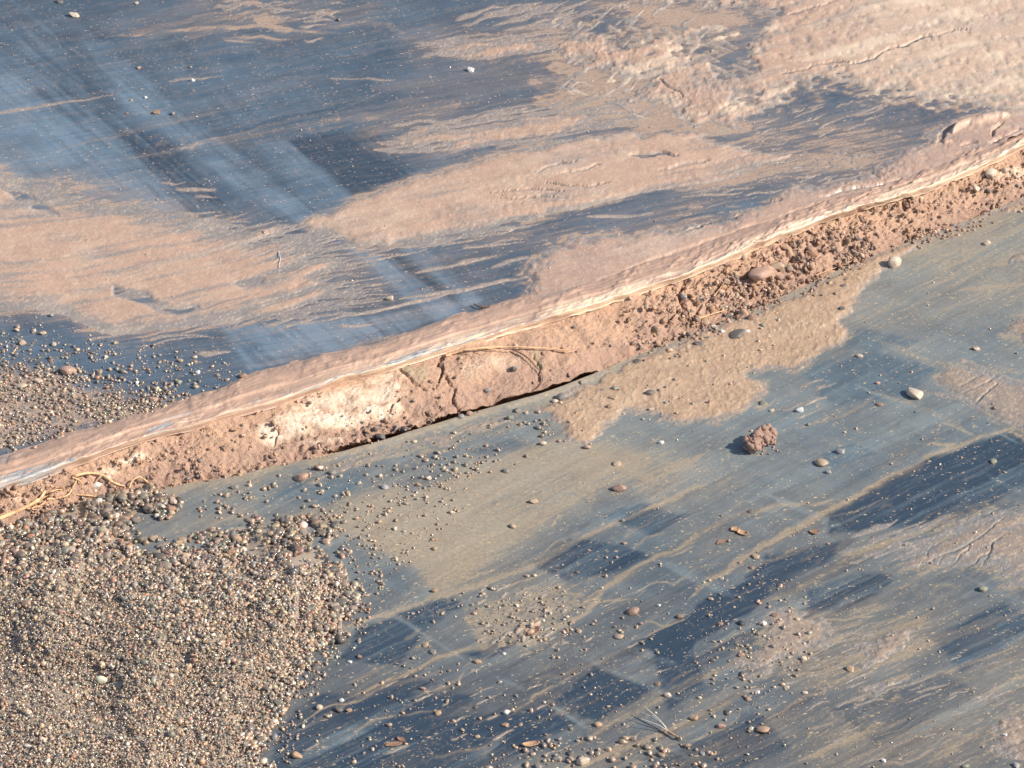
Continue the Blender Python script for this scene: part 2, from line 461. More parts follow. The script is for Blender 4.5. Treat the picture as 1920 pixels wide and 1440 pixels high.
# thin tan dust over the sheet
g.dust += .10 * ss(.42, .8, g.streak(-.2, 130, 9, 41)) + .30 * ss(.60, .82, fbm(g.X / 7, g.Y / 7, 2, 43)) * ss(.45, .7, fbm(g.X / 90, g.Y / 90, 3, 44))
g.dust += .12 * ss(.5, .8, g.streak(-.18, 60, 3, 46))
for pts, wd, am in [
    ([(240,295),(300,290),(420,255),(640,205)], 5, .35), ([(100,285),(300,235),(420,205)], 5, .25), ([(330,280),(520,245),(660,220)], 10, .22),
    ([(200,70),(420,52),(640,62)], 6, .35), ([(250,60),(420,30),(560,40)], 22, .16), ([(480,40),(545,55)], 18, .5), ([(420,72),(540,76)], 6, .45),
    ([(600,50),(700,45),(760,60)], 10, .2), ([(700,165),(900,150),(1050,150)], 34, .20), ([(600,225),(760,215),(870,200)], 14, .20), ([(1000,150),(1100,200)], 40, .22),
    ([(580,30),(640,20)], 7, .35), ([(455,8),(490,6)], 10, .6), ([(340,70),(400,55)], 10, .25), ([(560,250),(660,235)], 6, .25),
    ([(40,340),(200,360),(420,430)], 40, .30), ([(560,470),(760,450),(1000,440)], 24, .2), ([(900,600),(640,655)], 10, .3), ([(460,690),(640,660)], 6, .3),
    ([(1320,230),(1500,260),(1700,270)], 60, .22), ([(1250,350),(1500,310),(1700,300)], 34, .26), ([(1000,180),(1150,215),(1330,250)], 34, .4), ([(1040,120),(1200,180),(1400,210)], 60, .4), ([(1280,290),(1330,320),(1420,330)], 26, .25), ([(1180,20),(1400,40)], 30, .3), ([(900,20),(1200,10)], 26, .3)]:
    band(g, 'dust', pts, wd, am, 1.0, .6, .5)
for pts, am, gr_ in [([(680,215),(780,190),(960,175),(1100,150),(1250,200),(1400,235),(1330,260),(1150,255),(980,290),(800,305),(690,260)], .30, .9), ([(1000,100),(1060,60),(1250,40),(1420,60),(1450,200),(1300,250),(1120,190)], .30, .8),
                     ([(380,0),(700,0),(700,40),(560,66),(380,60),(250,75),(230,50)], .24, 1.0), ([(760,70),(1040,20),(1100,90),(1020,120),(800,115)], .34, .9), ([(1120,10),(1440,-20),(1440,60),(1200,70)], .4, .7),
                     ([(1280,300),(1440,230),(1640,200),(1800,220),(1740,280),(1560,350),(1440,370),(1330,420),(1250,400)], .26, .9), ([(980,430),(1200,400),(1320,400),(1300,450),(1060,480)], .34, .9), ([(600,450),(760,460),(1000,420),(1020,470),(900,520),(640,590)], .16, 1.0),
                     ([(560,600),(760,580),(900,540),(940,570),(700,650),(500,690)], .12, .8)]:
    patch(g, 'dust', pts, am, 40, 1.0, gr_, -.22, seed=int(pts[0][0]) % 50)
patch(g, 'dust', [(-300,260),(0,285),(200,330),(420,390),(600,440),(700,500),(740,560),(640,600),(400,600),(-300,600)], .12, 34, .8, .8, -.1, seed=13)
# gravelly silt, left
patch(g, 'dust', [(-400,690),(0,690),(90,700),(200,735),(330,760),(300,790),(160,800),(60,830),(0,840),(-400,900)], .60, 18, 1, .5)
g.dz += (fbm(g.X / 300, g.Y / 300, 2, 90) - .5) * .006 + (g.streak(.8, 500, 60, 91) - .5) * .0022
g.dz *= ss(0, 60, g.sa[:, None]) * .8 + .2

# ---- lower sheet
g = GL
g.scuff += .40 + .24 * ss(1120, 900, g.V + .25 * (g.U - 900)) + .30 * (fbm(g.X / 220, g.Y / 260, 3, 101) - .5) + .26 * (g.streak(-.48, 300, 16, 108) - .5) + .16 * (g.streak(-.45, 110, 5, 118) - .5)
g.scuff += .15 * ss(1250, 800, g.V)
g.scuff -= .20 * ss(1060, 1280, g.V + .1 * (g.U - 1000)) * ss(1900, 1500, g.U) * ss(.3, .6, fbm(g.X / 120, g.Y / 140, 3, 151))
g.dust += .20 + .40 * (fbm(g.X / 180, g.Y / 220, 4, 131) - .4)
g.dust += .30 * ss(.62, .84, fbm(g.X / 6, g.Y / 6, 2, 143)) * ss(.4, .66, fbm(g.X / 80, g.Y / 100, 3, 144)) + .14 * ss(.52, .8, g.streak(-.47, 90, 4, 146))
for k in range(110):                                                 # wiped bands, paler and darker, and the fainter ones across them
    u = RNG.uniform(480, 1900); v = RNG.uniform(900, 1500); L = RNG.uniform(150, 520); q = -.50 + RNG.uniform(-.06, .06)
    band(g, 'scuff', [(u, v), (u + L, v + q * L)], RNG.uniform(4, 20), RNG.uniform(-.24, .30), .35, .55, .2)
    if k % 3 == 0:
        L *= .6; band(g, 'scuff', [(u, v), (u + L, v + .44 * L)], RNG.uniform(3, 12), RNG.uniform(-.14, .26), .35, .5, .2)
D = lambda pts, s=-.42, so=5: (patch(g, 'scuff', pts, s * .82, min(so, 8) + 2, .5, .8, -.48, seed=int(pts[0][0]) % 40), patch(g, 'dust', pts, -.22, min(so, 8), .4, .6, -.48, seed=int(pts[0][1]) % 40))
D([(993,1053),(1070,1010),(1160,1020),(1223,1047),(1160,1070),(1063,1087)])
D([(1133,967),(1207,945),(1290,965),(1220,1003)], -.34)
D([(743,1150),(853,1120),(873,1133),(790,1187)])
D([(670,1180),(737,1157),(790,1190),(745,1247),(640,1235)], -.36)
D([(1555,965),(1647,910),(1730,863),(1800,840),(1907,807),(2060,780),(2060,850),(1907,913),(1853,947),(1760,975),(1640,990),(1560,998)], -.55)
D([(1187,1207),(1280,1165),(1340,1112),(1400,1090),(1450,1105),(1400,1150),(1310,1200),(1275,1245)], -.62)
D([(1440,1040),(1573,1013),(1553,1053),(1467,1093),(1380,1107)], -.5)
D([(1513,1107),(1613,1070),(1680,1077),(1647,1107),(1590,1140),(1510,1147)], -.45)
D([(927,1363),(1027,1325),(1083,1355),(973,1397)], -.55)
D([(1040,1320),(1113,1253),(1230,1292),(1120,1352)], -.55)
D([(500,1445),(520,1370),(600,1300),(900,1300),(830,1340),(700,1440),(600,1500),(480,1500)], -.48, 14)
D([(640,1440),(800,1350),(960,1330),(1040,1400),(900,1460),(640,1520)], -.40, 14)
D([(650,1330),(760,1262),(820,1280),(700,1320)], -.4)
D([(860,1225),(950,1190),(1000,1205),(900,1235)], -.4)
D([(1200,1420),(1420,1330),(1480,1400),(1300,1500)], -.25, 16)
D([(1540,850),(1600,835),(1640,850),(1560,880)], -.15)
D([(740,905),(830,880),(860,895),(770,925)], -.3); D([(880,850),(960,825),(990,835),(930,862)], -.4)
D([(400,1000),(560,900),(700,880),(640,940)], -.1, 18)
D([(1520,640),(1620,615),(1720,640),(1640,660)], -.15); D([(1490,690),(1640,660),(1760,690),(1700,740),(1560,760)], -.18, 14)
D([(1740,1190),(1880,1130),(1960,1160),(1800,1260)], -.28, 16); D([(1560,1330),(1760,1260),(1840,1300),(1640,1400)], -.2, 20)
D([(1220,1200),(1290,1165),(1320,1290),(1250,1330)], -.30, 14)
patch(g, 'dust', [(620,985),(660,950),(850,872),(1000,830),(1100,815),(1210,860),(1120,940),(1000,1000),(920,1060),(830,1112),(770,1065),(690,1020)], .44, 30, .6, .5, -.45)
patch(g, 'dust', [(680,1010),(780,1000),(1000,960),(860,1085),(830,1105),(770,1065)], .22, 14, .4, .35, -.45)
patch(g, 'dust', [(1180,850),(1250,840),(1400,900),(1250,960),(1150,930)], .26, 26, .6, .5, -.45)
patch(g, 'dust', [(1500,500),(1640,440),(1800,420),(2000,380),(2000,600),(1700,600),(1560,640)], .22, 40, .6, .7, -.5)
patch(g, 'dust', [(380,985),(470,950),(640,940),(760,900),(700,1000),(520,1000)], .25, 20, .6, .6, -.4)
patch(g, 'dust', [(260,1000),(330,965),(430,955),(400,1000),(300,1015)], .1, 12)
patch(g, 'dust', [(880,1150),(1040,1090),(1120,1120),(1010,1205),(900,1215)], .32, 18, .8, .8)
patch(g, 'dust', [(640,1180),(760,1110),(860,1080),(740,1160)], .18, 18, .5, .5, -.4)
patch(g, 'dust', [(1480,1160),(1640,1120),(1780,1180),(1700,1260),(1500,1300),(1400,1240)], .28, 26, .8, .9, -.3)
patch(g, 'dust', [(1560,1330),(1900,1220),(2000,1300),(1980,1460),(1500,1460)], .12, 40, .8, .95, -.35)
patch(g, 'dust', [(900,1410),(1300,1390),(1500,1330),(1420,1440),(900,1480)], .18, 26, .8, .8, -.4)
for pts, wd, am in [
    ([(640,1175),(827,1117),(917,1090),(1000,1057),(1133,990),(1280,930)], 11, .40), ([(640,1310),(773,1253),(890,1213),(1007,1200),(1100,1147),(1157,1083),(1273,1027)], 9, .42),
    ([(1100,1120),(1180,1075),(1273,1027),(1400,960),(1563,945)], 12, .30), ([(1290,1125),(1330,1087),(1420,1030),(1547,960),(1700,880),(1800,833),(1920,797)], 11, .50),
    ([(1380,1150),(1500,1100),(1600,1040),(1760,975)], 12, .22), ([(1180,1215),(1100,1250),(1000,1275)], 9, .24), ([(1070,1400),(1240,1310),(1420,1220)], 14, .30),
    ([(1060,1440),(1250,1370),(1420,1290)], 14, .36), ([(1280,1330),(1400,1290)], 14, .2), ([(800,1450),(960,1370),(1150,1300)], 9, .22), ([(560,1370),(700,1290),(830,1260)], 10, .25),
    ([(640,1395),(700,1350),(830,1325)], 4, .5), ([(650,1280),(690,1260),(760,1230)], 5, .3), ([(560,1360),(610,1325),(650,1315)], 3, .7),
    ([(1090,845),(1180,880)], 12, .5), ([(1180,880),(1240,905)], 8, .3), ([(1000,870),(1150,880)], 14, .2), ([(1600,720),(1740,770),(1830,815)], 7, .28), ([(1760,790),(1830,815)], 3, .5), ([(1650,640),(1760,680),(1920,700)], 10, .2),
    ([(1800,545),(1920,535)], 6, .3), ([(1860,500),(1920,480)], 8, .4), ([(1490,800),(1600,770),(1640,740)], 5, .35), ([(1740,835),(1790,830)], 6, .5),
    ([(1570,1040),(1680,1010),(1800,960)], 10, .35), ([(1530,1165),(1640,1150)], 3, .7), ([(1480,1270),(1560,1250),(1640,1215)], 4, .5), ([(1570,1325),(1700,1285),(1920,1200)], 7, .4), ([(1600,1260),(1760,1200),(1920,1140)], 14, .3),
    ([(1460,1440),(1600,1390),(1700,1350)], 12, .2), ([(1740,1440),(1800,1400)], 18, .2), ([(1100,1130),(1180,1122)], 2.5, .8), ([(1210,1165),(1250,1175),(1290,1160)], 3, .8), ([(1130,1140),(1190,1110),(1300,1080)], 2.5, .6)]:
    band(g, 'dust', pts, wd, am, 1.0, .5, .5)
for pts, wd, am in [([(710,1137),(873,1237)], 5, .34), ([(1030,1320),(1107,1367)], 5, .45), ([(1073,1227),(1273,1313)], 8, .28), ([(1080,1215),(1260,1290)], 26, .22), ([(930,1270),(990,1295)], 6, .4),
    ([(1600,720),(1830,815)], 6, .26), ([(1840,880),(1920,925)], 5, .25), ([(1850,800),(1910,830)], 3, .5), ([(640,1445),(780,1390)], 9, .5), ([(680,1420),(760,1395)], 8, .4), ([(1250,1060),(1420,1130)], 20, .2),
    ([(1080,1080),(1230,1120)], 20, .15), ([(1340,960),(1440,1000)], 20, .1), ([(1150,1240),(1400,1230)], 26, .1), ([(660,1050),(760,1010)], 10, -.1), ([(1290,880),(1180,960)], 2.5, -.3), ([(1320,880),(1200,965)], 2.5, -.25), ([(1900,960),(1780,1010)], 12, .1)]:
    band(g, 'scuff', pts, wd, am, .8, .4, .2)
for k in range(120):                                                 # drying tide lines and drag marks
    u = RNG.uniform(600, 1950); v = RNG.uniform(820, 1440); L = RNG.uniform(25, 130)
    sl_ = -.45 + RNG.uniform(-.15, .15)
    band(g, 'dust', [(u, v), (u + L * .5, v + sl_ * L * .5 + RNG.uniform(-4, 4)), (u + L, v + sl_ * L)], RNG.uniform(1.6, 6), RNG.uniform(.12, .42), 1, .5, .9)
g.dust += .75 * np.exp(-(g.sa[:, None] / 15.0)) * (.4 + 1.2 * fbm(g.X / 14, g.Y / 14, 3, 188))
g.dz += (fbm(g.X / 300, g.Y / 300, 2, 190) - .5) * .006 + (g.streak(-.5, 500, 50, 191) - .5) * .002
g.dz *= ss(0, 60, g.sa[:, None])

# ------------------------------------------------------------------ mud patches (real thin relief on the sheets)
MUD = []
def mud(g, label, polys, feather, amp, thick, mat, streak=None, ampf=None, lump=(10, .0, 1), bias=0.0, holes=(), strokes=(), m=70, warp=1.0, ridge=0.0, pale=0.0, cuts=(), up=0.0, ridgef=None, name='mud_patch', thin=.3, veil=1.25, kp=.02, smf=None, relief=(), inner=0.0):
    pts = np.array([p for q in polys for p in q] + [p for s in strokes for p in s[0]], float)
    sl = g.box(pts[:, 0].min() - m, pts[:, 0].max() + m, pts[:, 1].min() - m, pts[:, 1].max() + m)
    U, V, X, Y = g.U[sl], g.V[sl], g.X[sl], g.Y[sl]
    F = np.full(U.shape, -3.0, np.float32)
    r0, c0 = sl[0].start, sl[1].start
    def sub(s2): return (slice(max(s2[0].start - r0, 0), s2[0].stop - r0), slice(max(s2[1].start - c0, 0), s2[1].stop - c0))
    for q in polys:
        s2, d = g.poly(q, m=m, warp=warp)
        f = np.clip(d / feather, -3, 1.2)
        t = sub(s2); hh, ww = F[t].shape
        F[t] = np.maximum(F[t], f[:hh, :ww])
    A = amp if ampf is None else amp * ampf(U, V)
    if streak:
        st = g.streak(*streak[:4], *(streak[4:6] if len(streak) > 4 else ()), sl=sl)
        F = F + A * (st - .5) * 2
    if lump[1]: F = F + lump[1] * (fbm(X / lump[0], Y / lump[0], 3, lump[2]) - .5) * 2
    F = F - bias
    for q, soft in holes:
        s2, d = g.poly(q, m=soft * 2, warp=1.0)
        t = sub(s2); hh, ww = F[t].shape
        nn = fbm(X[t] / 8, Y[t] / 8, 3, 5) if not streak else g.streak(streak[0], streak[1] * .6, streak[2], 555, sl=s2)[:hh, :ww]
        F[t] -= ss(-soft, soft, d)[:hh, :ww] * (1.3 + 1.6 * (nn - .5))
    for pp, w0, w1 in strokes:
        s2, k = g.stroke(pp, w0, w1, m=4, warp=.25)
        if s2 is None: continue
        t = sub(s2); hh, ww = F[t].shape
        k = k[:hh, :ww] - .55 * (fbm(X[t] / 11, Y[t] / 11, 3, 6) - .25)
        F[t] = np.maximum(F[t], np.clip(k, -3, .8) * np.where(k > 0, min(1, .05 + .055 * w0), 1))
    for pp, w0, w1 in cuts:
        s2, k = g.stroke(pp, w0, w1, m=4, warp=.5)
        if s2 is None: continue
        t = sub(s2); hh, ww = F[t].shape
        F[t] -= 1.6 * ss(0, .7, k[:hh, :ww])
    hgt = thick * np.clip(F, -.5, 1.0) + thick * .6 * (fbm(X / 9, Y / 9, 3, 8) - .5) * np.clip(F * 2, 0, 1) * (.10 + .9 * ss(.42, .66, fbm(X / 70, Y / 80, 3, 88)))
    if smf is not None: hgt = thick * np.clip(F, -.5, 1.0) + (hgt - thick * np.clip(F, -.5, 1.0)) * smf(U, V)
    for pp, w0, w1, hh_ in relief:
        s2, k = g.stroke(pp, w0, w1, m=4, warp=.5)
        t = sub(s2); a_, b_ = F[t].shape
        hgt[t] += hh_ * ss(0, .9, k[:a_, :b_])
    if ridge:
        rn = fbm(X / 22, Y / 26, 3, 71, .5); rn2 = fbm(X / 9, Y / 11, 2, 73)
        hgt = hgt + ridge * (1 if ridgef is None else ridgef(U, V)) * (ss(.09, 0, np.abs(rn - .5)) + .5 * ss(.1, 0, np.abs(rn2 - .5))) * np.clip(F * 2, 0, 1)
    keep = F > kp
    if not keep.any(): return
    tone = np.zeros(U.shape + (3,), np.float32)
    st2 = g.streak(streak[0] if streak else -.3, 90, 5, 444, *(streak[4:6] if streak and len(streak) > 4 else ()), sl=sl)
    tone[..., 0] = np.clip(ss(.55, -.05, F) * .6 + thin * ss(.9, .1, F - 1.1 * (st2 - .5) - .7 * (fbm(X / 50, Y / 40, 3, 45) - .5)), 0, .8)
    if inner:
        st3 = g.streak(streak[0], 200, 7, 448, *(streak[4:6] if len(streak) > 4 else ()), sl=sl, o=5)
        tone[..., 0] = np.clip(tone[..., 0] + inner * ss(.46, .68, .65 * st3 + .35 * fbm(X / 90, Y / 80, 3, 449)), 0, .85)
    tone[..., 1] = np.clip(pale * ss(.48, .70, .5 * fbm(X / 60, Y / 70, 4, 19) + .5 * g.streak(-.28, 260, 14, 446, sl=sl)) + .4 * ss(.66, .8, vn(X / 3.5, Y / 3.5, 29)) + (.35 * ss(1450, 1700, U) * ss(260, 160, V) if pale > .6 else 0), 0, 1)
    co = g.base[sl].copy(); co[..., 2] += g.dz[sl] + hgt + .0002 + up
    q = grid_quads(*U.shape, flip=(g.sign < 0))
    co2, q2, (tn,) = masked(co, keep, q, [tone])
    o = mesh_obj(name, co2, q2, mat, {'tone': tn})
    if name == 'mud_patch': tag(o, label, 'mud patch', 'mud patches lying on the plastic sheets')
    else: tag(o, label, 'mud streaks', kind='stuff')
    put(g, 'dust', sl, .80 * ss(-veil, .25, F + 1.3 * (st2 - .55)), 'max')
    MUD.append((g, sl, F, hgt))
    return o

def fan(poly_u, poly_v, n, slope, ln, wd, curve=0.0, seed=0):
    r = np.random.default_rng(seed); out = []
    for k in range(n):
        u = r.uniform(*poly_u); v = r.uniform(*poly_v); L = r.uniform(*ln); s = slope + r.uniform(-.05, .05); c = curve * L * L
        j = r.normal(size=3) * min(L * .04, 3)
        out.append(([(u, v), (u + L * .3, v + s * L * .3 - c * .2 + j[0]), (u + L * .65, v + s * L * .65 - c * .2 + j[1]), (u + L, v + s * L + j[2])], r.uniform(*wd), 1.0))
    return out

# left smear
S1 = []; S0 = []
for a, b, c, w0 in [((0,470),(150,405),(330,372),7), ((60,480),(220,410),(400,397),8), ((120,470),(260,415),(470,414),7), ((0,350),(60,362),(110,382),4), ((0,340),(100,338),(180,348),4), ((180,455),(350,420),(480,425),7),
                    ((260,470),(400,447),(560,425),4), ((300,500),(450,470),(620,440),4), ((330,520),(520,480),(640,455),3.5), ((380,535),(540,500),(680,480),4), ((420,550),(560,520),(700,500),4), ((440,570),(580,545),(720,520),4),
                    ((460,585),(600,560),(720,545),4), ((450,595),(600,580),(735,560),4), ((520,600),(640,590),(700,588),3), ((330,352),(380,354),(408,352),4.5), ((365,368),(385,369),(402,368),2.6), ((-20,216),(90,198),(222,176),3),
                    ((315,155),(350,151),(422,146),2.6), ((620,147),(650,150),(700,152),1.8), ((683,150),(720,152),(742,151),2.4), ((300,340),(330,342),(350,338),2), ((265,640),(340,632),(412,634),2.6), ((165,642),(190,637),(240,632),3), ((370,668),(400,664),(436,661),4.5), ((255,655),(330,640),(405,632),2)]:
    (S0 if a[1] < 330 or a[1] > 620 or (a[0] > 290 and a[1] < 369) else S1).append(([a, b, c], w0, w0 * .35))
S1 += fan((350, 560), (440, 600), 150, -.17, (60, 230), (1.2, 3.2), .0004, 5)
mud(GU, 'wide pink mud smear with combed streaks at the far left of the upper sheet',
    [[(-500,330),(-200,300),(0,318),(70,345),(170,380),(260,392),(360,420),(480,445),(560,470),(600,505),(600,555),(540,590),(420,607),(300,622),(215,632),(150,610),(132,592),(60,583),(0,586),(-200,600),(-500,640)]],
    40, 1.7, .0015, M_mud, (-.17, 230, 5.5, 21, .00025, 120), lambda U, V: .12 + 1.0 * ss(250, 560, U - (V - 480) * .4) + .9 * ss(430, 330, V + .1 * U) * ss(-50, 200, U) , (14, .12, 3),
    holes=[([(205,535),(260,545),(300,570),(370,575),(330,585),(270,580),(225,560)], 7), ([(0,350),(60,365),(120,400),(30,380)], 8), ([(430,520),(480,525),(500,540),(450,538)], 6)], strokes=S1, pale=.2, inner=.75, warp=.4, thin=.9, veil=.85, m=150, smf=lambda U, V: .6)
mud(GU, 'isolated thin mud streaks on the blue part of the upper sheet', [], 10, 0, .0016, M_mud, strokes=S0, name='mud_streaks')
# central smear
S2 = fan((620, 900), (430, 470), 26, -.15, (50, 160), (1.4, 3), 0, 9)
S2 += [([(640,460),(720,455),(810,440)], 3, 1), ([(600,500),(700,490),(800,470)], 2.5, 1), ([(690,478),(800,455),(900,445)], 3, 1), ([(850,495),(900,485),(940,478)], 4, 1), ([(780,512),(830,500),(870,492)], 3, 1), ([(920,500),(960,490),(1000,483)], 4, 2),
       ([(750,560),(850,545),(940,530)], 3, 2), ([(560,610),(700,585),(830,555),(930,530),(1000,520)], 2.4, 3), ([(1100,408),(1180,408),(1230,402)], 3, 2), ([(640,610),(660,612),(700,608)], 3, 1)]
mud(GU, 'long pale mud smear in the middle of the upper sheet, pointed at its left end',
    [[(566,423),(640,390),(700,366),(800,330),(930,292),(1080,264),(1200,248),(1290,250),(1400,280),(1480,290),(1420,320),(1300,345),(1190,366),(1100,388),(1000,412),(900,436),(820,447),(730,462),(680,464),(620,442)]],
    13, .5, .0022, M_mud, (-.2, 200, 8, 33), lambda U, V: .25 + 2.0 * ss(1100, 1320, U), (10, .25, 4), strokes=S2, pale=.25, inner=.55, warp=.7, thin=.28,
    cuts=[([(1000,325),(1040,315),(1085,302)], 2.6, 1.2), ([(1020,348),(1080,353),(1145,348)], 2.6, 1.5), ([(920,365),(980,360),(1060,362)], 1.6, 1.2), ([(940,377),(1000,374),(1050,376)], 1.6, 1), ([(1180,295),(1230,290),(1270,298)], 7, 3), ([(1240,320),(1290,310),(1330,300)], 5, 3), ([(1050,330),(1100,318),(1130,312)], 3, 1.5)])
# combed streaks above the centre
S3 = fan((690, 960), (225, 285), 34, -.12, (90, 260), (1.6, 4.2), -.0006, 12) + fan((900, 1130), (195, 245), 22, -.25, (60, 180), (2, 4.5), -.0004, 13)
mud(GU, 'thin combed mud streaks above the long central smear', [[(760,250),(900,232),(1010,215),(1100,212),(1120,230),(1000,262),(860,280),(760,275)]], 14, 1.2, .0016, M_mud, (-.2, 150, 6, 39, -.0004, 800), None, (8, .2, 5), bias=.45, strokes=S3, name='mud_streaks')
S4 = fan((775, 950), (75, 108), 22, -.12, (60, 180), (1.8, 4), 0, 14) + fan((850, 1060), (20, 60), 20, -.3, (40, 130), (2, 4), 0, 15) + fan((380, 640), (0, 80), 26, -.05, (15, 70), (1.5, 3.2), 0, 16)
mud(GU, 'thin ragged mud streaks near the top edge, left of the wrinkled mud', [[(790,92),(860,82),(960,80),(1030,85),(960,103),(860,103)]], 12, 1.0, .0018, M_mud, (-.12, 120, 6, 42), None, (8, .4, 6), bias=.2, strokes=S4, name='mud_streaks')
# wrinkled top right
S5 = fan((1040, 1400), (50, 240), 46, .3, (20, 60), (3, 6), 0, 17) + fan((1020, 1300), (30, 200), 40, -.7, (15, 55), (3, 6.5), 0, 18)
mud(GU, 'broad wrinkled pink mud flow filling the top right of the upper sheet',
    [[(1040,95),(1075,60),(1130,65),(1200,70),(1290,50),(1400,60),(1440,15),(1440,-60),(1500,-300),(2500,-700),(2600,50),(1960,195),(1900,215),(1820,205),(1760,200),(1700,190),(1640,180),(1560,160),(1470,185),(1450,225),(1330,240),(1280,230),(1230,200),(1180,160),(1120,130),(1060,112)], [(1150,15),(1290,-10),(1440,-60),(1500,20),(1380,40),(1250,32)]],
    38, .8, .0022, M_mud, (-.3, 70, 14, 47), lambda U, V: .25 + 1.3 * ss(1520, 1250, U), (18, 1.0, 7), bias=.22, strokes=S5, inner=.5, smf=lambda U, V: .05 + .75 * ss(1500, 1330, U), ridge=.0008, ridgef=lambda U, V: .03 + .97 * ss(1480, 1330, U), pale=.62, warp=1.2,
    holes=[([(1260,80),(1350,80),(1420,60),(1390,100),(1300,105)], 12), ([(1320,110),(1400,105),(1420,140),(1340,150)], 10), ([(1370,170),(1430,170),(1420,200),(1360,195)], 8), ([(1160,25),(1280,10),(1400,20),(1420,50),(1300,45),(1190,45)], 14), ([(1400,215),(1500,205),(1480,235),(1400,240)], 8), ([(1130,70),(1180,62),(1200,85),(1140,95)], 8)],
    cuts=[([(1560,128),(1620,115),(1690,90),(1760,68),(1820,55)], 3.2, 1.5), ([(1460,145),(1530,120),(1600,118)], 3, 1.5), ([(1480,30),(1520,20),(1560,5)], 2.5, 1), ([(1230,150),(1262,172),(1290,190)], 2, 1)])
# mud band along the fold
S6 = fan((1480, 1640), (280, 345), 46, -.2, (10, 34), (1.4, 2.8), .002, 19) + fan((1330, 1620), (200, 290), 26, -.3, (20, 70), (1.2, 2.6), 0, 20) + fan((1250, 1500), (300, 400), 26, -.15, (20, 90), (1.2, 2.6), 0, 22)
mud(GU, 'pink mud bank lying along the fold at the right half of the upper sheet',
    [[(985,515),(1020,475),(1060,452),(1130,440),(1200,437),(1290,432),(1360,418),(1450,378),(1480,352),(1570,345),(1640,320),(1700,285),(1740,255),(1800,225),(1880,212),(1980,190),(2600,-20),(2700,300),(1920,290),(1700,365),(1400,470),(1200,535),(1000,590)]],
    16, .4, .003, M_wetmud, (-.25, 120, 12, 51), lambda U, V: .3 + 1.2 * ss(1420, 1600, U) * ss(360, 300, V), (14, .45, 9), strokes=S6, ridge=.0012, ridgef=lambda U, V: .1 + .9 * ss(1440, 1560, U) * ss(370, 330, V) * ss(1720, 1650, U), pale=.25, smf=lambda U, V: .3 + .7 * ss(1420, 1560, U),
    inner=.35, relief=[([(1030,572),(1180,511),(1290,469),(1400,432),(1560,379)], 3, 4, -.0022), ([(1755,268),(1790,238),(1850,206)], 7, 3, -.006), ([(1790,252),(1830,232),(1890,226)], 11, 7, .006), ([(1850,272),(1880,262),(1915,246)], 5, 4, -.005), ([(1858,258),(1868,246),(1880,240)], 4, 3, -.005),
            ([(1870,268),(1910,258),(1960,246)], 8, 8, .005), ([(1800,275),(1815,268),(1830,270)], 6, 3, -.004), ([(1770,270),(1785,268)], 6, 5, .004)],
    cuts=[([(1290,440),(1340,420),(1400,408)], 3, 1.5), ([(1350,405),(1420,385),(1470,380)], 4, 2), ([(1540,372),(1600,360),(1690,340)], 5, 3)])
# lower sheet mud
S7 = fan((1060, 1560), (690, 800), 30, -.35, (14, 60), (1.5, 3.5), 0, 24)
mud(GL, 'rippled tan silt spread on the lower sheet below the crumbly soil',
    [[(1010,775),(1060,742),(1110,712),(1150,692),(1200,672),(1260,650),(1330,620),(1420,583),(1520,538),(1600,500),(1700,458),(1840,405),(1980,350),(2000,372),(1860,405),(1760,440),(1690,480),(1625,535),(1600,562),(1582,600),(1590,622),(1562,655),(1500,690),(1470,695),(1440,690),(1412,692),(1408,708),(1432,718),(1422,746),(1390,772),(1340,792),(1275,787),(1215,772),(1165,768),(1145,793),(1095,830),(1055,822),(1040,800)]],
    14, .45, .0015, M_tan, (-.4, 60, 7, 61), None, (9, .5, 10), strokes=S7, pale=.1, warp=.7, ridge=.0006, thin=.25, veil=1.2)
mud(GL, 'flat pinkish mud patch with branching cracks at the right edge, mid height',
    [[(1762,706),(1775,688),(1790,680),(1850,700),(1930,722),(2200,760),(2200,900),(1930,812),(1870,782),(1800,742)]], 16, .5, .0012, M_grey, (.5, 60, 10, 63), None, (12, .5, 11), inner=.5, strokes=[([(1800,672),(1825,684),(1850,692)], 5, 3), ([(1750,735),(1800,748),(1850,775)], 5, 3)], warp=.6,
    cuts=[([(1765,722),(1810,718),(1850,695)], 2.2, 1.2), ([(1800,738),(1845,720),(1875,690)], 2.2, 1.5), ([(1820,760),(1850,735),(1865,715)], 2.5, 1.5)])
mud(GL, 'small pinkish mud patch cut by the right edge, above the cracked mud', [[(1885,610),(1900,598),(1940,585),(2050,590),(2040,660),(1930,650),(1890,630)]], 14, .3, .0016, M_grey, (.2, 40, 9, 64), None, (10, .6, 12))
mud(GL, 'small tan mud splash on the right edge, level with the large cream pebble', [[(1888,492),(1905,478),(1990,455),(1990,470),(1920,490)]], 8, .3, .002, M_grey, (-.3, 60, 8, 65), None, (9, .4, 13))
S8 = fan((1560, 1800), (985, 1060), 24, -.38, (40, 150), (2, 4.5), 0, 26)
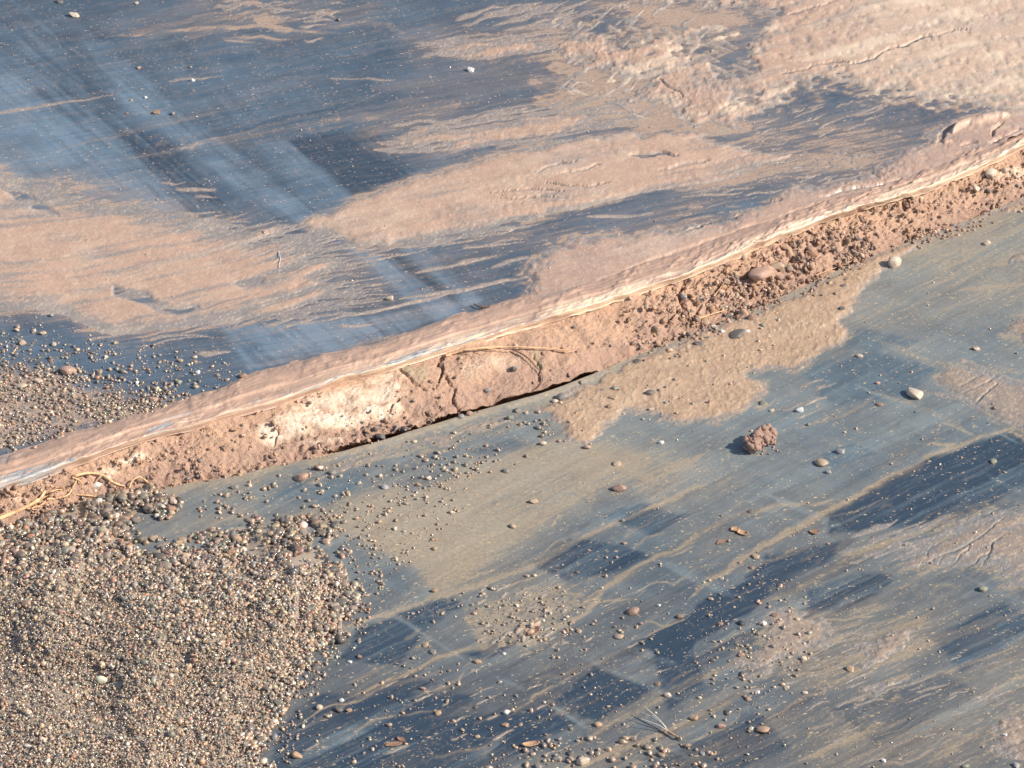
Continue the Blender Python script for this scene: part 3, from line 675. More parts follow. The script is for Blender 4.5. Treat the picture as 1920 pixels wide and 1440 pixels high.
mud(GL, 'grey silt sheet with branching drainage rills at the lower right',
    [[(1690,1040),(1740,1010),(1800,985),(1860,962),(1930,948),(2200,900),(2200,1120),(1930,1100),(1850,1070),(1790,1062),(1720,1066)]], 34, .9, .0010, M_grey, (-.35, 90, 9, 67), None, (14, .5, 14), bias=.25, strokes=S8, inner=.6,
    cuts=[([(1720,1055),(1745,1050),(1760,1040),(1790,1034),(1812,1022),(1840,1004),(1856,988),(1880,968)], 1.6, 2.6), ([(1775,1068),(1795,1056),(1803,1040),(1815,1030),(1818,1020)], 1.4, 2.2), ([(1800,1090),(1812,1070),(1830,1056),(1842,1042),(1856,1036),(1862,1016),(1890,1000)], 1.6, 2.4), ([(1757,1058),(1765,1048),(1772,1042)], 1.2, 1.6), ([(1830,1075),(1850,1058),(1856,1035)], 1.6, 2.4), ([(1735,1045),(1745,1025),(1765,1015)], 1.5, 2)])
S9 = fan((1390, 1600), (1180, 1300), 20, -.3, (20, 80), (1.4, 3), 0, 27)
mud(GL, 'brown silt drift with loose pebbles at the bottom right, left of the rills',
    [[(1385,1245),(1420,1200),(1440,1160),(1480,1140),(1540,1160),(1560,1190),(1520,1225),(1470,1255),(1430,1275),(1395,1275)]], 30, .8, .0013, M_grey, (-.3, 60, 9, 68), None, (12, .8, 15), bias=.2, strokes=S9)
S10 = fan((1560, 1860), (1180, 1330), 26, -.33, (14, 70), (1.3, 3.0), 0, 28) + fan((1500, 1880), (1300, 1440), 18, -.36, (14, 60), (1.3, 2.8), 0, 29)
mud(GL, 'ragged tan silt streaks fanning across the bottom right corner of the lower sheet',
    [[(1600,1210),(1660,1190),(1720,1180),(1700,1215),(1640,1250)], [(1610,1300),(1700,1265),(1690,1290),(1640,1318)], [(1850,1370),(1870,1340),(1930,1330),(2000,1400),(1930,1430),(1860,1420)]], 18, .9, .0016, M_grey, (-.33, 60, 7, 69), None, (10, .7, 16), bias=.3, strokes=S10, name='mud_streaks')
S11 = fan((890, 1060), (1100, 1210), 60, -.35, (5, 22), (2, 4.5), 0, 30) + fan((560, 1240), (1200, 1420), 30, -.42, (10, 50), (1.4, 3), 0, 31)
mud(GL, 'scattered crumbs of tan mud on the lower sheet, right of the gravel drift', [[(930,1185),(1000,1140),(1050,1130),(1020,1190),(990,1215)]], 18, .6, .003, M_tan, (-.4, 40, 8, 70), None, (8, .9, 17), bias=.7, strokes=S11, name='mud_streaks')
mud(GL, 'film of tan silt and small crumbs along the lower sheet edge, left of centre', [[(560,880),(700,842),(860,795),(1000,758),(1040,770),(960,800),(820,838),(700,868),(580,905)]], 22, .8, .0012, M_tan, (-.3, 60, 7, 72), None, (8, .6, 18), bias=.65)

# ------------------------------------------------------------------ sheets themselves
def finish_sheet(g, name, mat):
    co = g.base.copy(); co[..., 2] += g.dz
    film = np.stack([np.clip(g.dust, 0, 1), np.clip(g.scuff, 0, 1), np.clip(g.wet, 0, 1)], -1)
    return mesh_obj(name, co, grid_quads(*g.U.shape, flip=(g.sign < 0)), mat, {'film': film})
up = finish_sheet(GU, 'plastic_sheet', M_up)
tag(up, 'black plastic sheet smeared with pink mud, lying above the exposed soil with a rolled edge', 'plastic sheet')
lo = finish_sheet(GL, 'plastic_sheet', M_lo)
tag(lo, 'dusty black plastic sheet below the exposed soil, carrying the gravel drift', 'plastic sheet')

# rolled edge of the upper sheet
ua = axis(-40, 1960, 2.0, -1300, 3200)
tt = np.concatenate([np.linspace(-.12, 1, 54), [1.01, 1.02, 1.03]])
T, U = np.meshgrid(tt, ua, indexing='ij')
e0, e1 = e_top(ua), e_rid(ua)
V = e0 + (e1 - e0) * np.clip(T, -.12, 1)
Xr = U; 
bulge = np.sqrt(np.clip(1 - ((T - .52) / .60) ** 2, 0, 1))
zz = H + .0070 * bulge - .0005 - .0060 * ss(.75, 1.0, T)
wv = 1 - .28 * (vn(ua / 160, 0 * ua, 5) - .5)
zz = H + (zz - H) * wv
base = P(U, V, zz)
lines = fbm(U / 200, T * 6 + U * .001, 3, 201, .6)
fine = fbm(U / 110, T * 18 + U * .002, 3, 207, .6)
lump = fbm(U / 16, T * 5, 3, 209)
base[..., 2] += (lines - .5) * .0018 * np.clip(bulge * 1.5, 0, 1) + (fine - .5) * .0012 + (fbm(U / 70, T * 4, 3, 209) - .5) * .0030 + (lump - .5) * .0006
clump_ = ss(.50, .72, fbm(U / 26, T * 4.5, 4, 231, .6)) * (.35 + .40 * ss(900, 1500, U))
base[..., 2] += clump_ * .0026 * np.clip(bulge * 2, 0, 1) + (fbm(U / 9, T * 8, 3, 233) - .5) * .0016 * (.3 + ss(1000, 1600, U))
step_ = ss(.44, .47, T + .05 * (vn(U / 40, 0 * U, 71) - .5))
base[..., 2] -= .0018 * step_ * ss(1500, 900, U)
for k, d in ((-3, .001), (-2, .003), (-1, .006)):
    base[k] = base[-4]; base[k, :, 2] -= d * .6; base[k, :, 1] += d * 1.5
film = np.zeros(U.shape + (3,), np.float32)
bare = ss(1250, 900, U) * ss(.50, .62, T + .10 * (fine - .5)) * (1 - ss(.80, .92, T + .15 * (fine - .5))) * (1 - ss(130, 200, U) * ss(300, 230, U))
bare = np.maximum(bare, ss(190, 60, U) * ss(.35, .6, T))
bare = np.maximum(bare, .8 * ss(360, 200, U) * ss(.30, .12, T))
bare = np.maximum(bare, .6 * ss(.60, .68, lines) * ss(1300, 1100, U))
film[..., 0] = np.clip(1 - bare * (.15 + .9 * fine) * ss(.30, .55, fbm(U / 90, T * 5, 3, 235)) + .5 * clump_, 0, 1)
pale = ss(.40, .60, T + .3 * (lines - .5)) * ss(500, 950, U) * .9
film[..., 1] = np.clip(pale * ss(.28, .6, fbm(U / 34, T * 5, 4, 237)) * 1.15 + .7 * ss(.58, .70, fine) * ss(.45, .6, T), 0, 1)
film[..., 2] = np.clip(ss(.40, .6, T) * .9 + .2, 0, 1)
m, t, b = new_mat('rolled_edge_mud')
_, ch = attr(t, 'film')
n1 = noise(t, 70, 5); n2 = noise(t, 500, 4, .65)
mudc = mix(t, (.50, .33, .24), (.41, .27, .20), remap(t, n1, .35, .65))
st = streaknoise(t, 32.6, .016, .0022, 5, .75)
mudc = mix(t, mudc, (.74, .56, .40), math_(t, 'MULTIPLY', ch[1], remap(t, n2, .3, .65, .6, 1.2), True))
col = mix(t, mix(t, (.15, .165, .185), (.58, .55, .51), remap(t, st, .36, .62)), mudc, remap(t, math_(t, 'ADD', ch[0], math_(t, 'MULTIPLY', math_(t, 'SUBTRACT', st, .5), .9)), .35, .65))  # light grey streaks paint the highlight on the bare plastic
t.links.new(col, b.inputs['Base Color'])
t.links.new(remap(t, ch[2], 0, 1, .75, .5), b.inputs['Roughness'])
b.inputs['Coat Roughness'].default_value = .2
t.links.new(math_(t, 'MULTIPLY', ch[2], .32), b.inputs['Coat Weight'])
bump(t, b, n2, .0012, .45)
ro = mesh_obj('rolled_edge', base, grid_quads(*U.shape, flip=True)[:, ::-1], m, {'film': film}, parent=up)
tag(ro, 'thick rolled edge of the sheet, coated in wet shining mud')

# ------------------------------------------------------------------ soil bank
ts = np.concatenate([[-.5, -.3, -.2, -.12], np.linspace(-.06, 1.06, 92), [1.15, 1.3, 1.6]])
T, U = np.meshgrid(ts, ua, indexing='ij')
sr_, sl_e = ridge_low(ua) - 2, sheet_edge(ua)
V = sr_ + (sl_e - sr_) * T
Tc = np.clip(T, 0, 1)
prof = 1 - (Tc * .85 + .15 * Tc ** 2)
steep = ss(800, 300, U) * .0
zb = -.0055 + (H - .0035 + .0055) * prof - .003 * ss(1.0, 1.1, T)
foot = .962 + .022 * (vn(ua / 50, 0 * ua, 55) - .5)
zb = zb - .024 * ss(foot, foot + .013, T) * ss(590, 690, U) * ss(1160, 1090, U)   # the foot is washed out under the face
sb = P(U, V, zb)
sx, sy = sb[..., 0] / PX, (V * 1.6)
SG_U, SG_V = U, V
def lines_in(pts, w0, w1=None):
    p = smooth_line(pts, 6); w1 = w1 or w0; best = np.full(U.shape, -3.0); n = len(p) - 1
    cols = (ua > p[:, 0].min() - 40) & (ua < p[:, 0].max() + 40)
    x = U[:, cols] + (vn(sx[:, cols] / 6, sy[:, cols] / 6, 3) - .5) * 5; y = V[:, cols] + (vn(sx[:, cols] / 6, sy[:, cols] / 6, 8) - .5) * 5
    bb = best[:, cols]
    for i in range(n):
        (ax, ay), (bx, by) = p[i], p[i + 1]; ex, ey = bx - ax, by - ay
        t_ = np.clip(((x - ax) * ex + (y - ay) * ey) / (ex * ex + ey * ey + 1e-9), 0, 1)
        bb = np.maximum(bb, 1 - np.hypot(x - ax - t_ * ex, y - ay - t_ * ey) / (w0 + (w1 - w0) * (i + t_) / n))
    best[:, cols] = bb
    return ss(0, .8, best)
dz = (fbm(sx / 60, sy / 60, 3, 301) - .5) * .010 + (fbm(sx / 17, sy / 17, 3, 302, .6) - .5) * .0042
crumbly = np.clip(ss(1130, 1260, U + (V - 600) * .3) + ss(.55, .95, T) * (1 - ss(830, 900, U)) * .8 + ss(520, 250, U) * .7 + .16, 0, 1)
dz += crumbly * (fbm(sx / 9, sy / 9, 3, 305, .6) - .5) * .0085 + (fbm(sx / 4, sy / 4, 2, 309) - .5) * .0014
for pts, a, b2, dep in [([(750,690),(770,712),(800,735)], 3, 1.5, .006), ([(828,668),(822,680),(830,690),(826,705)], 5, 3, .007), ([(828,700),(818,728)], 3, 1.5, .006), ([(835,705),(842,720),(852,732),(848,748),(860,772)], 3.5, 4, .006),
                       ([(1280,525),(1275,560),(1290,590)], 5, 3, .008), ([(1252,600),(1275,585)], 6, 3, .008), ([(1395,518),(1412,508)], 13, 8, .016), ([(1438,500),(1462,490)], 9, 5, .014), ([(1482,484),(1500,474),(1530,466),(1545,478)], 6, 4, .012),
                       ([(1552,473),(1575,479)], 3, 2, .008), ([(1590,432),(1604,436)], 8, 6, .012), ([(1680,395),(1740,378)], 5, 3, .008), ([(1800,350),(1840,340),(1870,320)], 5, 3, .010), ([(60,940),(100,915),(130,905)], 8, 5, .010),
                       ([(1000,668),(1012,690),(1010,712)], 2.5, 2, .004), ([(520,830),(600,818),(700,795)], 4, 2, .006), ([(505,795),(520,810),(512,835)], 4, 2, .005), ([(730,775),(745,750)], 6, 3, .005), ([(1300,600),(1312,575),(1330,560)], 5, 3, .008)]:
    dz -= dep * lines_in(pts, a, b2)
dz += .004 * lines_in([(520,795),(620,790),(740,765)], 26, 14) + .005 * lines_in([(1405,516),(1440,512)], 14)
dz *= ss(-.05, .05, T) * .85 + .15
sb[..., 2] += dz
tone = np.zeros(U.shape + (3,), np.float32)
crust_glare = np.maximum.reduce([lines_in([(505,812),(560,796),(640,788),(735,770)], 30, 26), lines_in([(560,775),(680,742),(740,735)], 34, 28) * .75, lines_in([(190,885),(225,872),(270,853)], 14, 9) * .9, lines_in([(700,720),(760,700)], 18) * .45,
                           lines_in([(1880,330),(1920,320)], 20) * .5, lines_in([(880,690),(960,680)], 22) * .3, lines_in([(560,835),(640,826)], 7) * .5, lines_in([(20,925),(60,950)], 14, 14) * .3])
tone[..., 0] = np.clip(crust_glare * ss(.22, .62, fbm(sx / 26, sy / 20, 5, 311, .65)) * 1.1, 0, 1)  # paints dry crust and overexposed sunlit soil together
tone[..., 1] = np.clip(.25 + 1.2 * (fbm(sx / 50, sy / 50, 4, 313) - .4) + .55 * ss(.45, .8, T) - crust_glare, 0, 1)
tone[..., 2] = np.clip(lines_in([(765,690),(790,710),(795,690)], 14) * .55 + lines_in([(1005,665),(1015,690)], 10) * .5 + .3 * ss(.68, .8, fbm(sx / 14, sy / 14, 3, 317)) * crumbly, 0, 1)
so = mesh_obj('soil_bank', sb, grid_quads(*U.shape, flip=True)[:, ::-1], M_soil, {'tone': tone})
tag(so, kind='structure')
SOIL = (sb, tone)

# ------------------------------------------------------------------ surface height anywhere
def nearest(arr, x): return int(np.clip(np.searchsorted(arr, x), 0, len(arr) - 1))
def ground_pt(u, v):
    """point of the visible surface seen at u, v"""
    c = nearest(ua, u)
    er, el, et = float(e_rid(ua[c])), float(e_low(ua[c])), float(GU.edge[c])
    if v <= et:
        r = nearest(GU.sa, et - v); z = H + GU.dz[r, c]
    elif v >= el:
        r = nearest(GL.sa, v - el); z = GL.dz[r, c] + GL.lip[r, c]
    else:
        tv = (v - er) / (el - er); r = nearest(ts, tv)
        if tv < 0: return P(u, v, H + .007)
        z = sb[r, c, 2]
    return P(u, v, z)
MUDH = {id(GU): np.zeros_like(GU.U), id(GL): np.zeros_like(GL.U)}
for g_, sl_, F_, h_ in MUD:
    MUDH[id(g_)][sl_] = np.maximum(MUDH[id(g_)][sl_], np.where(F_ > 0, h_, 0))

# ------------------------------------------------------------------ stones
def ico(sub):
    bm = bmesh.new(); bmesh.ops.create_icosphere(bm, subdivisions=sub, radius=1.0)
    v = np.array([x.co[:] for x in bm.verts]); f = np.array([[q.index for q in x.verts] for x in bm.faces]); bm.free()
    return v, f
def lumpy(v, seed, amt=.28, flat=True):
    r = np.random.default_rng(seed); d = np.zeros(len(v))
    for k in range(5):
        n = r.normal(size=3); n /= np.linalg.norm(n); d += r.uniform(.3, 1) * np.sin(v @ n * r.uniform(1.5, 3.6) + r.uniform(0, 6))
    w_ = v * (1 + amt * d / 2.4)[:, None]
    for k in range(10 if flat else 3):                                # worn facets
        n = r.normal(size=3); n /= np.linalg.norm(n); lim = r.uniform(.62, .9)
        s = w_ @ n; w_ -= np.clip(s - lim, 0, 9)[:, None] * n[None] * .8
    return w_
IV, IF = ico(2)
PROT = [lumpy(IV, 40 + k) for k in range(24)]
IV0, IF0 = ico(2)
PROTC = [lumpy(IV0, 90 + k, .5) for k in range(14)]
PAL = np.array([[.16,.145,.135],[.24,.212,.185],[.33,.285,.235],[.09,.085,.085],[.42,.325,.235],[.50,.375,.26],[.60,.47,.35],[.42,.255,.175],[.50,.28,.175],[.78,.67,.54],[.86,.80,.72],[.25,.265,.23],[.36,.32,.275],[.31,.215,.17]])
PALP = np.array([14,13,10,9,11,9,5,5,3,2.4,1.6,6,9,9.]); PALP /= PALP.sum()

def rot_rand(n, r):
    q = r.normal(size=(n, 4)); q /= np.linalg.norm(q, axis=1)[:, None]
    a, b_, c_, d_ = q.T
    return np.stack([1-2*(c_*c_+d_*d_), 2*(b_*c_-a*d_), 2*(b_*d_+a*c_), 2*(b_*c_+a*d_), 1-2*(b_*b_+d_*d_), 2*(c_*d_-a*b_), 2*(b_*d_-a*c_), 2*(c_*d_+a*b_), 1-2*(b_*b_+c_*c_)], 1).reshape(n, 3, 3)

def grains(name, pos, size, col, mat, prot, faces, r, squash=.75):
    n = len(pos); R = rot_rand(n, r); pid = r.integers(0, len(prot), n)
    sc = size[:, None] * np.stack([r.uniform(.85, 1.25, n), r.uniform(.75, 1.05, n), r.uniform(.55, .95, n)], 1)
    nv = len(prot[0]); co = np.empty((n, nv, 3), np.float32)
    for k in range(len(prot)):
        s = pid == k
        co[s] = np.einsum('nij,nvj->nvi', R[s], prot[k][None] * sc[s][:, None, :])
    co[..., 2] *= squash
    co += pos[:, None, :]
    f = (faces[None] + (np.arange(n) * nv)[:, None, None]).reshape(-1, 3)
    cc = np.repeat(col[:, None, :], nv, 1)
    return mesh_obj(name, co, f, mat, {'tint': cc})

def inpoly(u, v, pts):
    p = np.array(pts, float); ins = np.zeros(np.shape(u), bool)
    for (ax, ay), (bx, by) in zip(p, np.roll(p, -1, 0)):
        if by != ay: ins ^= ((ay > v) != (by > v)) & (u < (bx - ax) * (v - ay) / (by - ay) + ax)
    return ins
def edge_d(u, v, pts):
    p = np.array(pts, float); d = np.full(np.shape(u), 1e9)
    for (ax, ay), (bx, by) in zip(p, np.roll(p, -1, 0)):
        ex, ey = bx - ax, by - ay; t_ = np.clip(((u - ax) * ex + (v - ay) * ey) / (ex * ex + ey * ey), 0, 1)
        d = np.minimum(d, np.hypot(u - ax - t_ * ex, v - ay - t_ * ey))
    return d

PILE = [(-700,1230),(-300,1080),(-80,1015),(0,995),(50,978),(90,955),(150,935),(220,922),(300,918),(345,930),(362,945),(330,962),(268,968),(255,990),(262,1012),(330,1010),(375,1000),(425,985),(480,965),(560,968),(615,985),(640,1020),(655,1060),(668,1100),(660,1135),(640,1165),(645,1195),(605,1215),(590,1240),(575,1265),(560,1290),(535,1325),(512,1370),(490,1415),(515,1440),(540,1500),(560,1900),(-700,1900)]
def mound(u, v):
    ins = inpoly(u, v, PILE); d = edge_d(u, v, PILE)
    h = .0015 + .014 * ss(0, 150, d) * (0.5 + vn(np.asarray(u) / 90, np.asarray(v) / 70, 6))
    h = h + .003 * (vn(np.asarray(u) / 22, np.asarray(v) / 16, 61) - .5)
    return np.where(ins, h, 0), ins, d
# base of the drift: packed sand under the loose grains
gu, gv = np.meshgrid(axis(-20, 700, 4, -700, 701), axis(910, 1450, 4, 905, 1900), indexing='xy')
hh, ins, dd = mound(gu, gv)
gco = P(gu, gv, np.where(ins, hh - .0020, -.004))
rg = np.random.default_rng(5)
POS, SIZ, COL = [], [], []
BIG = []
def rand_col(n, r, pale=0.0):
    i = r.choice(len(PAL), n, p=PALP); c = (PAL[i] * .92 + .08 * PAL.mean(0)) * np.array([1.06, .98, .885]) * r.uniform(.75, 1.3, (n, 1)) * r.uniform(.94, 1.06, (n, 3))
    return np.clip(c * (1 + pale), 0, .85)
# drift grains
n = 64000
u = rg.uniform(-180, 700, n); v = rg.uniform(905, 1560, n)
# wander the outline
u2 = u + (vn(u / 14, v / 12, 3) - .5) * 34; v2 = v + (vn(u / 14, v / 12, 4) - .5) * 22
h, ins, d = mound(u2, v2)
gap = fbm(u / 45, v / 30, 3, 12)
frin = ss(1090, 950, v - .12 * (u - 200))                           # coarser, looser grains along the top
ok = ins & ~((gap > .62) & (frin > .25) & (rg.random(n) < .85)) & (rg.random(n) < 1 - .35 * frin)
u, v, h, frin, d = u[ok], v[ok], h[ok], frin[ok], d[ok]
sz = np.exp(rg.normal(0, .42, len(u))) * (1.75 + .9 * ss(1240, 1020, v - .15 * (u - 300)) + .9 * frin + .9 * ss(60, 0, d))
sz = np.clip(sz, 1.3, 9.5)
pos = P(u, v, h + sz * PX * .15)
POS.append(pos); SIZ.append(sz * PX); COL.append(rand_col(len(u), rg) * (1 - .25 * frin[:, None]))
UV = [np.stack([u, v], 1)]
# outside the frame to the left and below: sparser big grains
n = 3000
u = rg.uniform(-700, 560, n); v = rg.uniform(1000, 1880, n); h, ins, d = mound(u, v)
ok = ins & ((u < -170) | (v > 1550)); u, v, h = u[ok], v[ok], h[ok]
sz = rg.uniform(4, 8, len(u)); POS.append(P(u, v, h)); SIZ.append(sz * PX); COL.append(rand_col(len(u), rg)); UV.append(np.stack([u, v], 1))
# scatter
def scatter(poly, n, smin, smax, dens=None, pw=2.2, pale=0.0, palette=None, dusty=.4):
    p = np.array(poly, float); U_, V_, K = [], [], 0
    u = rg.uniform(p[:, 0].min(), p[:, 0].max(), n * 4); v = rg.uniform(p[:, 1].min(), p[:, 1].max(), n * 4)
    k = inpoly(u, v, poly) & ~inpoly(u, v, PILE)
    if dens is not None: k &= rg.random(len(u)) < dens(u, v)
    u, v = u[k][:n], v[k][:n]
    s = smin + (smax - smin) * rg.random(len(u)) ** pw
    pp = np.array([ground_pt(a, b) for a, b in zip(u, v)]).reshape(-1, 3)
    for i, (a, b) in enumerate(zip(u, v)):
        c = nearest(ua, a)
        for g_ in (GU, GL):
            r = nearest(g_.sa, (b - g_.edge[c]) * g_.sign) if (b - g_.edge[c]) * g_.sign >= 0 else None
            if r is not None: pp[i, 2] += MUDH[id(g_)][r, c]
    pp[:, 2] += s * PX * .3
    POS.append(pp); SIZ.append(s * PX); UV.append(np.stack([u, v], 1))
    COL.append(rand_col(len(u), rg, pale) * (1 - dusty) + np.array([.42, .31, .21]) * dusty if palette is None else np.array(palette)[rg.integers(0, len(palette), len(u))] * rg.uniform(.8, 1.2, (len(u), 1)))
clump = lambda sc, a, b, sd_: (lambda u, v: ss(a, b, fbm(u / sc, v / (sc * .55), 3, sd_)))
scatter([(-200,700),(0,685),(120,690),(240,715),(350,740),(345,765),(280,785),(170,795),(90,825),(0,842),(-200,890)], 2900, 1.2, 5.4, clump(60, .16, .5, 71), 2.0, -.2, dusty=.15)
scatter([(0,640),(180,650),(420,700),(440,730),(360,765),(200,780),(0,760)], 500, 1.2, 5, clump(40, .3, .6, 79), 2, -.1, dusty=.15)
scatter([(-200,592),(0,590),(120,592),(200,635),(400,660),(460,700),(340,755),(120,800),(0,845),(-200,860)], 420, 1.4, 6, None, 2, dusty=.15)
scatter([(-200,592),(0,590),(120,592),(200,635),(400,660),(460,700),(340,755),(120,800),(0,845),(-200,860)], 700, .9, 2.6, clump(40, .3, .6, 72), 2, .5)
scatter([(0,840),(0,870),(150,815),(260,770),(150,800)], 90, 2, 6)
scatter([(350,950),(440,900),(560,880),(700,845),(860,800),(1000,765),(1080,830),(900,900),(760,960),(640,1000),(480,960),(400,985)], 420, 1.3, 6, clump(60, .3, .62, 73), 2)
scatter([(600,960),(720,930),(900,880),(860,980),(740,1080),(700,1160),(640,1180)], 260, 1.3, 5, None, 2.2)
scatter([(600,960),(700,980),(720,1100),(680,1200),(620,1260),(560,1380),(540,1440),(480,1440)], 700, 1.1, 4.2, clump(36, .3, .6, 74), 2, dusty=.15)
scatter([(560,1290),(650,1190),(900,1100),(1280,1000),(1500,1020),(1500,1300),(1450,1440),(500,1450)], 800, 1.0, 4.6, clump(80, .36, .66, 75), 2.8)
scatter([(900,1430),(1000,1380),(1250,1380),(1330,1400),(1320,1460),(900,1460)], 130, 2, 7, None, 2)
scatter([(1360,1280),(1400,1180),(1500,1140),(1540,1200),(1480,1290),(1420,1330)], 80, 1.3, 5, None, 2.2)
scatter([(1000,800),(1200,760),(1600,600),(1920,420),(1920,1440),(1300,1440),(1100,1000)], 420, .9, 3.4, None, 3, .25)
scatter([(0,0),(1920,0),(1920,240),(1300,440),(700,600),(0,600)], 420, .8, 2.8, None, 3, .3)
scatter([(880,1140),(1050,1100),(1080,1180),(980,1215),(900,1210)], 150, 1.2, 4.5, None, 2)
scatter([(1385,835),(1400,800),(1440,790),(1470,820),(1462,850),(1420,858)], 46, 1.0, 3.6, None, 2, palette=[(.40, .26, .2), (.3, .19, .15), (.46, .33, .26)])
scatter([(1000,760),(1300,620),(1600,500),(1560,650),(1400,760),(1100,820)], 130, 1.2, 4.5, None, 2)
POS = np.concatenate(POS); SIZ = np.concatenate(SIZ); COL = np.concatenate(COL); UVA = np.concatenate(UV)

# ------------------------------------------------------------------ soil crumbs
rc = np.random.default_rng(77)
n = 14000
u = rc.uniform(-30, 1960, n); tv = rc.uniform(0, 1.03, n) ** .8
tv = np.where((u > 1130) & (rc.random(n) < .3), rc.uniform(.9, 1.3, n), tv)
v = e_rid(u) + (e_low(u) - e_rid(u)) * tv
dens = np.clip(.9 * ss(1130, 1300, u) * ss(1960, 1700, u) + .6 * ss(1600, 1900, u) + .5 * ss(.5, 1, tv) * ss(900, 600, u) + .65 * ss(480, 120, u) + .12 - .07 * ss(540, 600, u) * ss(1130, 1050, u), 0, 1) * ss(.3, .6, fbm(u / 30, v / 20, 3, 9))
k = rc.random(n) < dens
u, v = u[k], v[k]
cp = np.array([ground_pt(a, b) for a, b in zip(u, v)]).reshape(-1, 3)
cs = (1.2 + 4.2 * rc.random(len(u)) ** 2.6 + np.where((u > 1180) & (u < 1640), 5.5 * rc.random(len(u)) ** 9, 0)) * PX
CP = np.array([[.42,.27,.19],[.36,.22,.16],[.30,.19,.15],[.48,.32,.22],[.24,.15,.11],[.52,.38,.28],[.28,.22,.19],[.40,.24,.14]])
cc = CP[rc.integers(0, len(CP), len(u))] * rc.uniform(.75, 1.2, (len(u), 1))
crm = grains('soil_crumbs', cp, cs, cc, M_crumb, PROTC, IF0, rc, 1.0)
tag(crm, 'loose reddish brown soil crumbs scattered over the exposed soil bank', 'soil crumbs', kind='stuff')

# ------------------------------------------------------------------ individual pebbles
HUE = dict(white=(.80,.76,.70), cream=(.66,.54,.42), tan=(.48,.35,.24), pink=(.50,.31,.23), brown=(.30,.19,.13), red=(.34,.20,.155), orange=(.47,.30,.19), grey=(.24,.23,.215), dark=(.10,.098,.10), black=(.045,.045,.05), green=(.25,.27,.20), silver=(.34,.34,.35))
WORD = dict(white='white', cream='cream', tan='tan', pink='pinkish', brown='brown', red='reddish brown', orange='orange tan', grey='grey', dark='dark grey', black='black', green='greenish grey', silver='silvery grey')
pebble_me = []
PV, PF = ico(3)
for k in range(10):
    bmv = lumpy(PV, 300 + k, .34)
    me = bpy.data.meshes.new('pebble')
    me.from_pydata(bmv.tolist(), [], PF.tolist()); me.polygons.foreach_set('use_smooth', np.ones(len(PF), bool)); me.materials.append(M_stone)
    pebble_me.append(me)
rp = random.Random(21)
PEB = []
first = bpy.data.objects.new('pebble', pebble_me[0])
def pebble(u, v, wpx, hpx, hue, label, group, rgb=None, lift=.42, pos=None):
    o = first if not PEB else first.copy()
    C.objects.link(o)
    o.data = pebble_me[rp.randrange(10)]
    s = scale_at(u, v) if pos is None else PX
    if pos is None and wpx < 26: wpx, hpx = wpx * .88, hpx * .88
    a = wpx * s / 2; hz = hpx * s / 2
    o.scale = (a, a * rp.uniform(.7, 1.0), hz * rp.uniform(.8, .95))
    o.rotation_euler = (rp.uniform(-.25, .25), rp.uniform(-.25, .25), rp.uniform(-.5, .5))
    if pos is None:
        p = ground_pt(u, v + hpx * .25).copy()
        c = nearest(ua, u)
        for g_ in (GU, GL):
            dv = (v - g_.edge[c]) * g_.sign
            if dv >= 0: p[2] += MUDH[id(g_)][nearest(g_.sa, dv), c] * .6
        p[2] += o.scale[2] * (1 - lift) - .0005
    else: p = pos
    o.location = p
    c = np.array(rgb if rgb is not None else HUE[hue]) * rp.uniform(.88, 1.12)
    c = c * .82 + np.array([.42, .30, .21]) * .18 if rgb is None and hue not in ('white', 'black') else c
    o.color = (*[float(min(x, .85)) for x in c], 1)
    tag(o, label, 'pebble', group)
    PEB.append((u, v, wpx)); return o
G_LO = 'loose pebbles on the lower sheet'; G_UP = 'loose pebbles on the upper sheet'; G_SO = 'pebbles resting on the exposed soil'
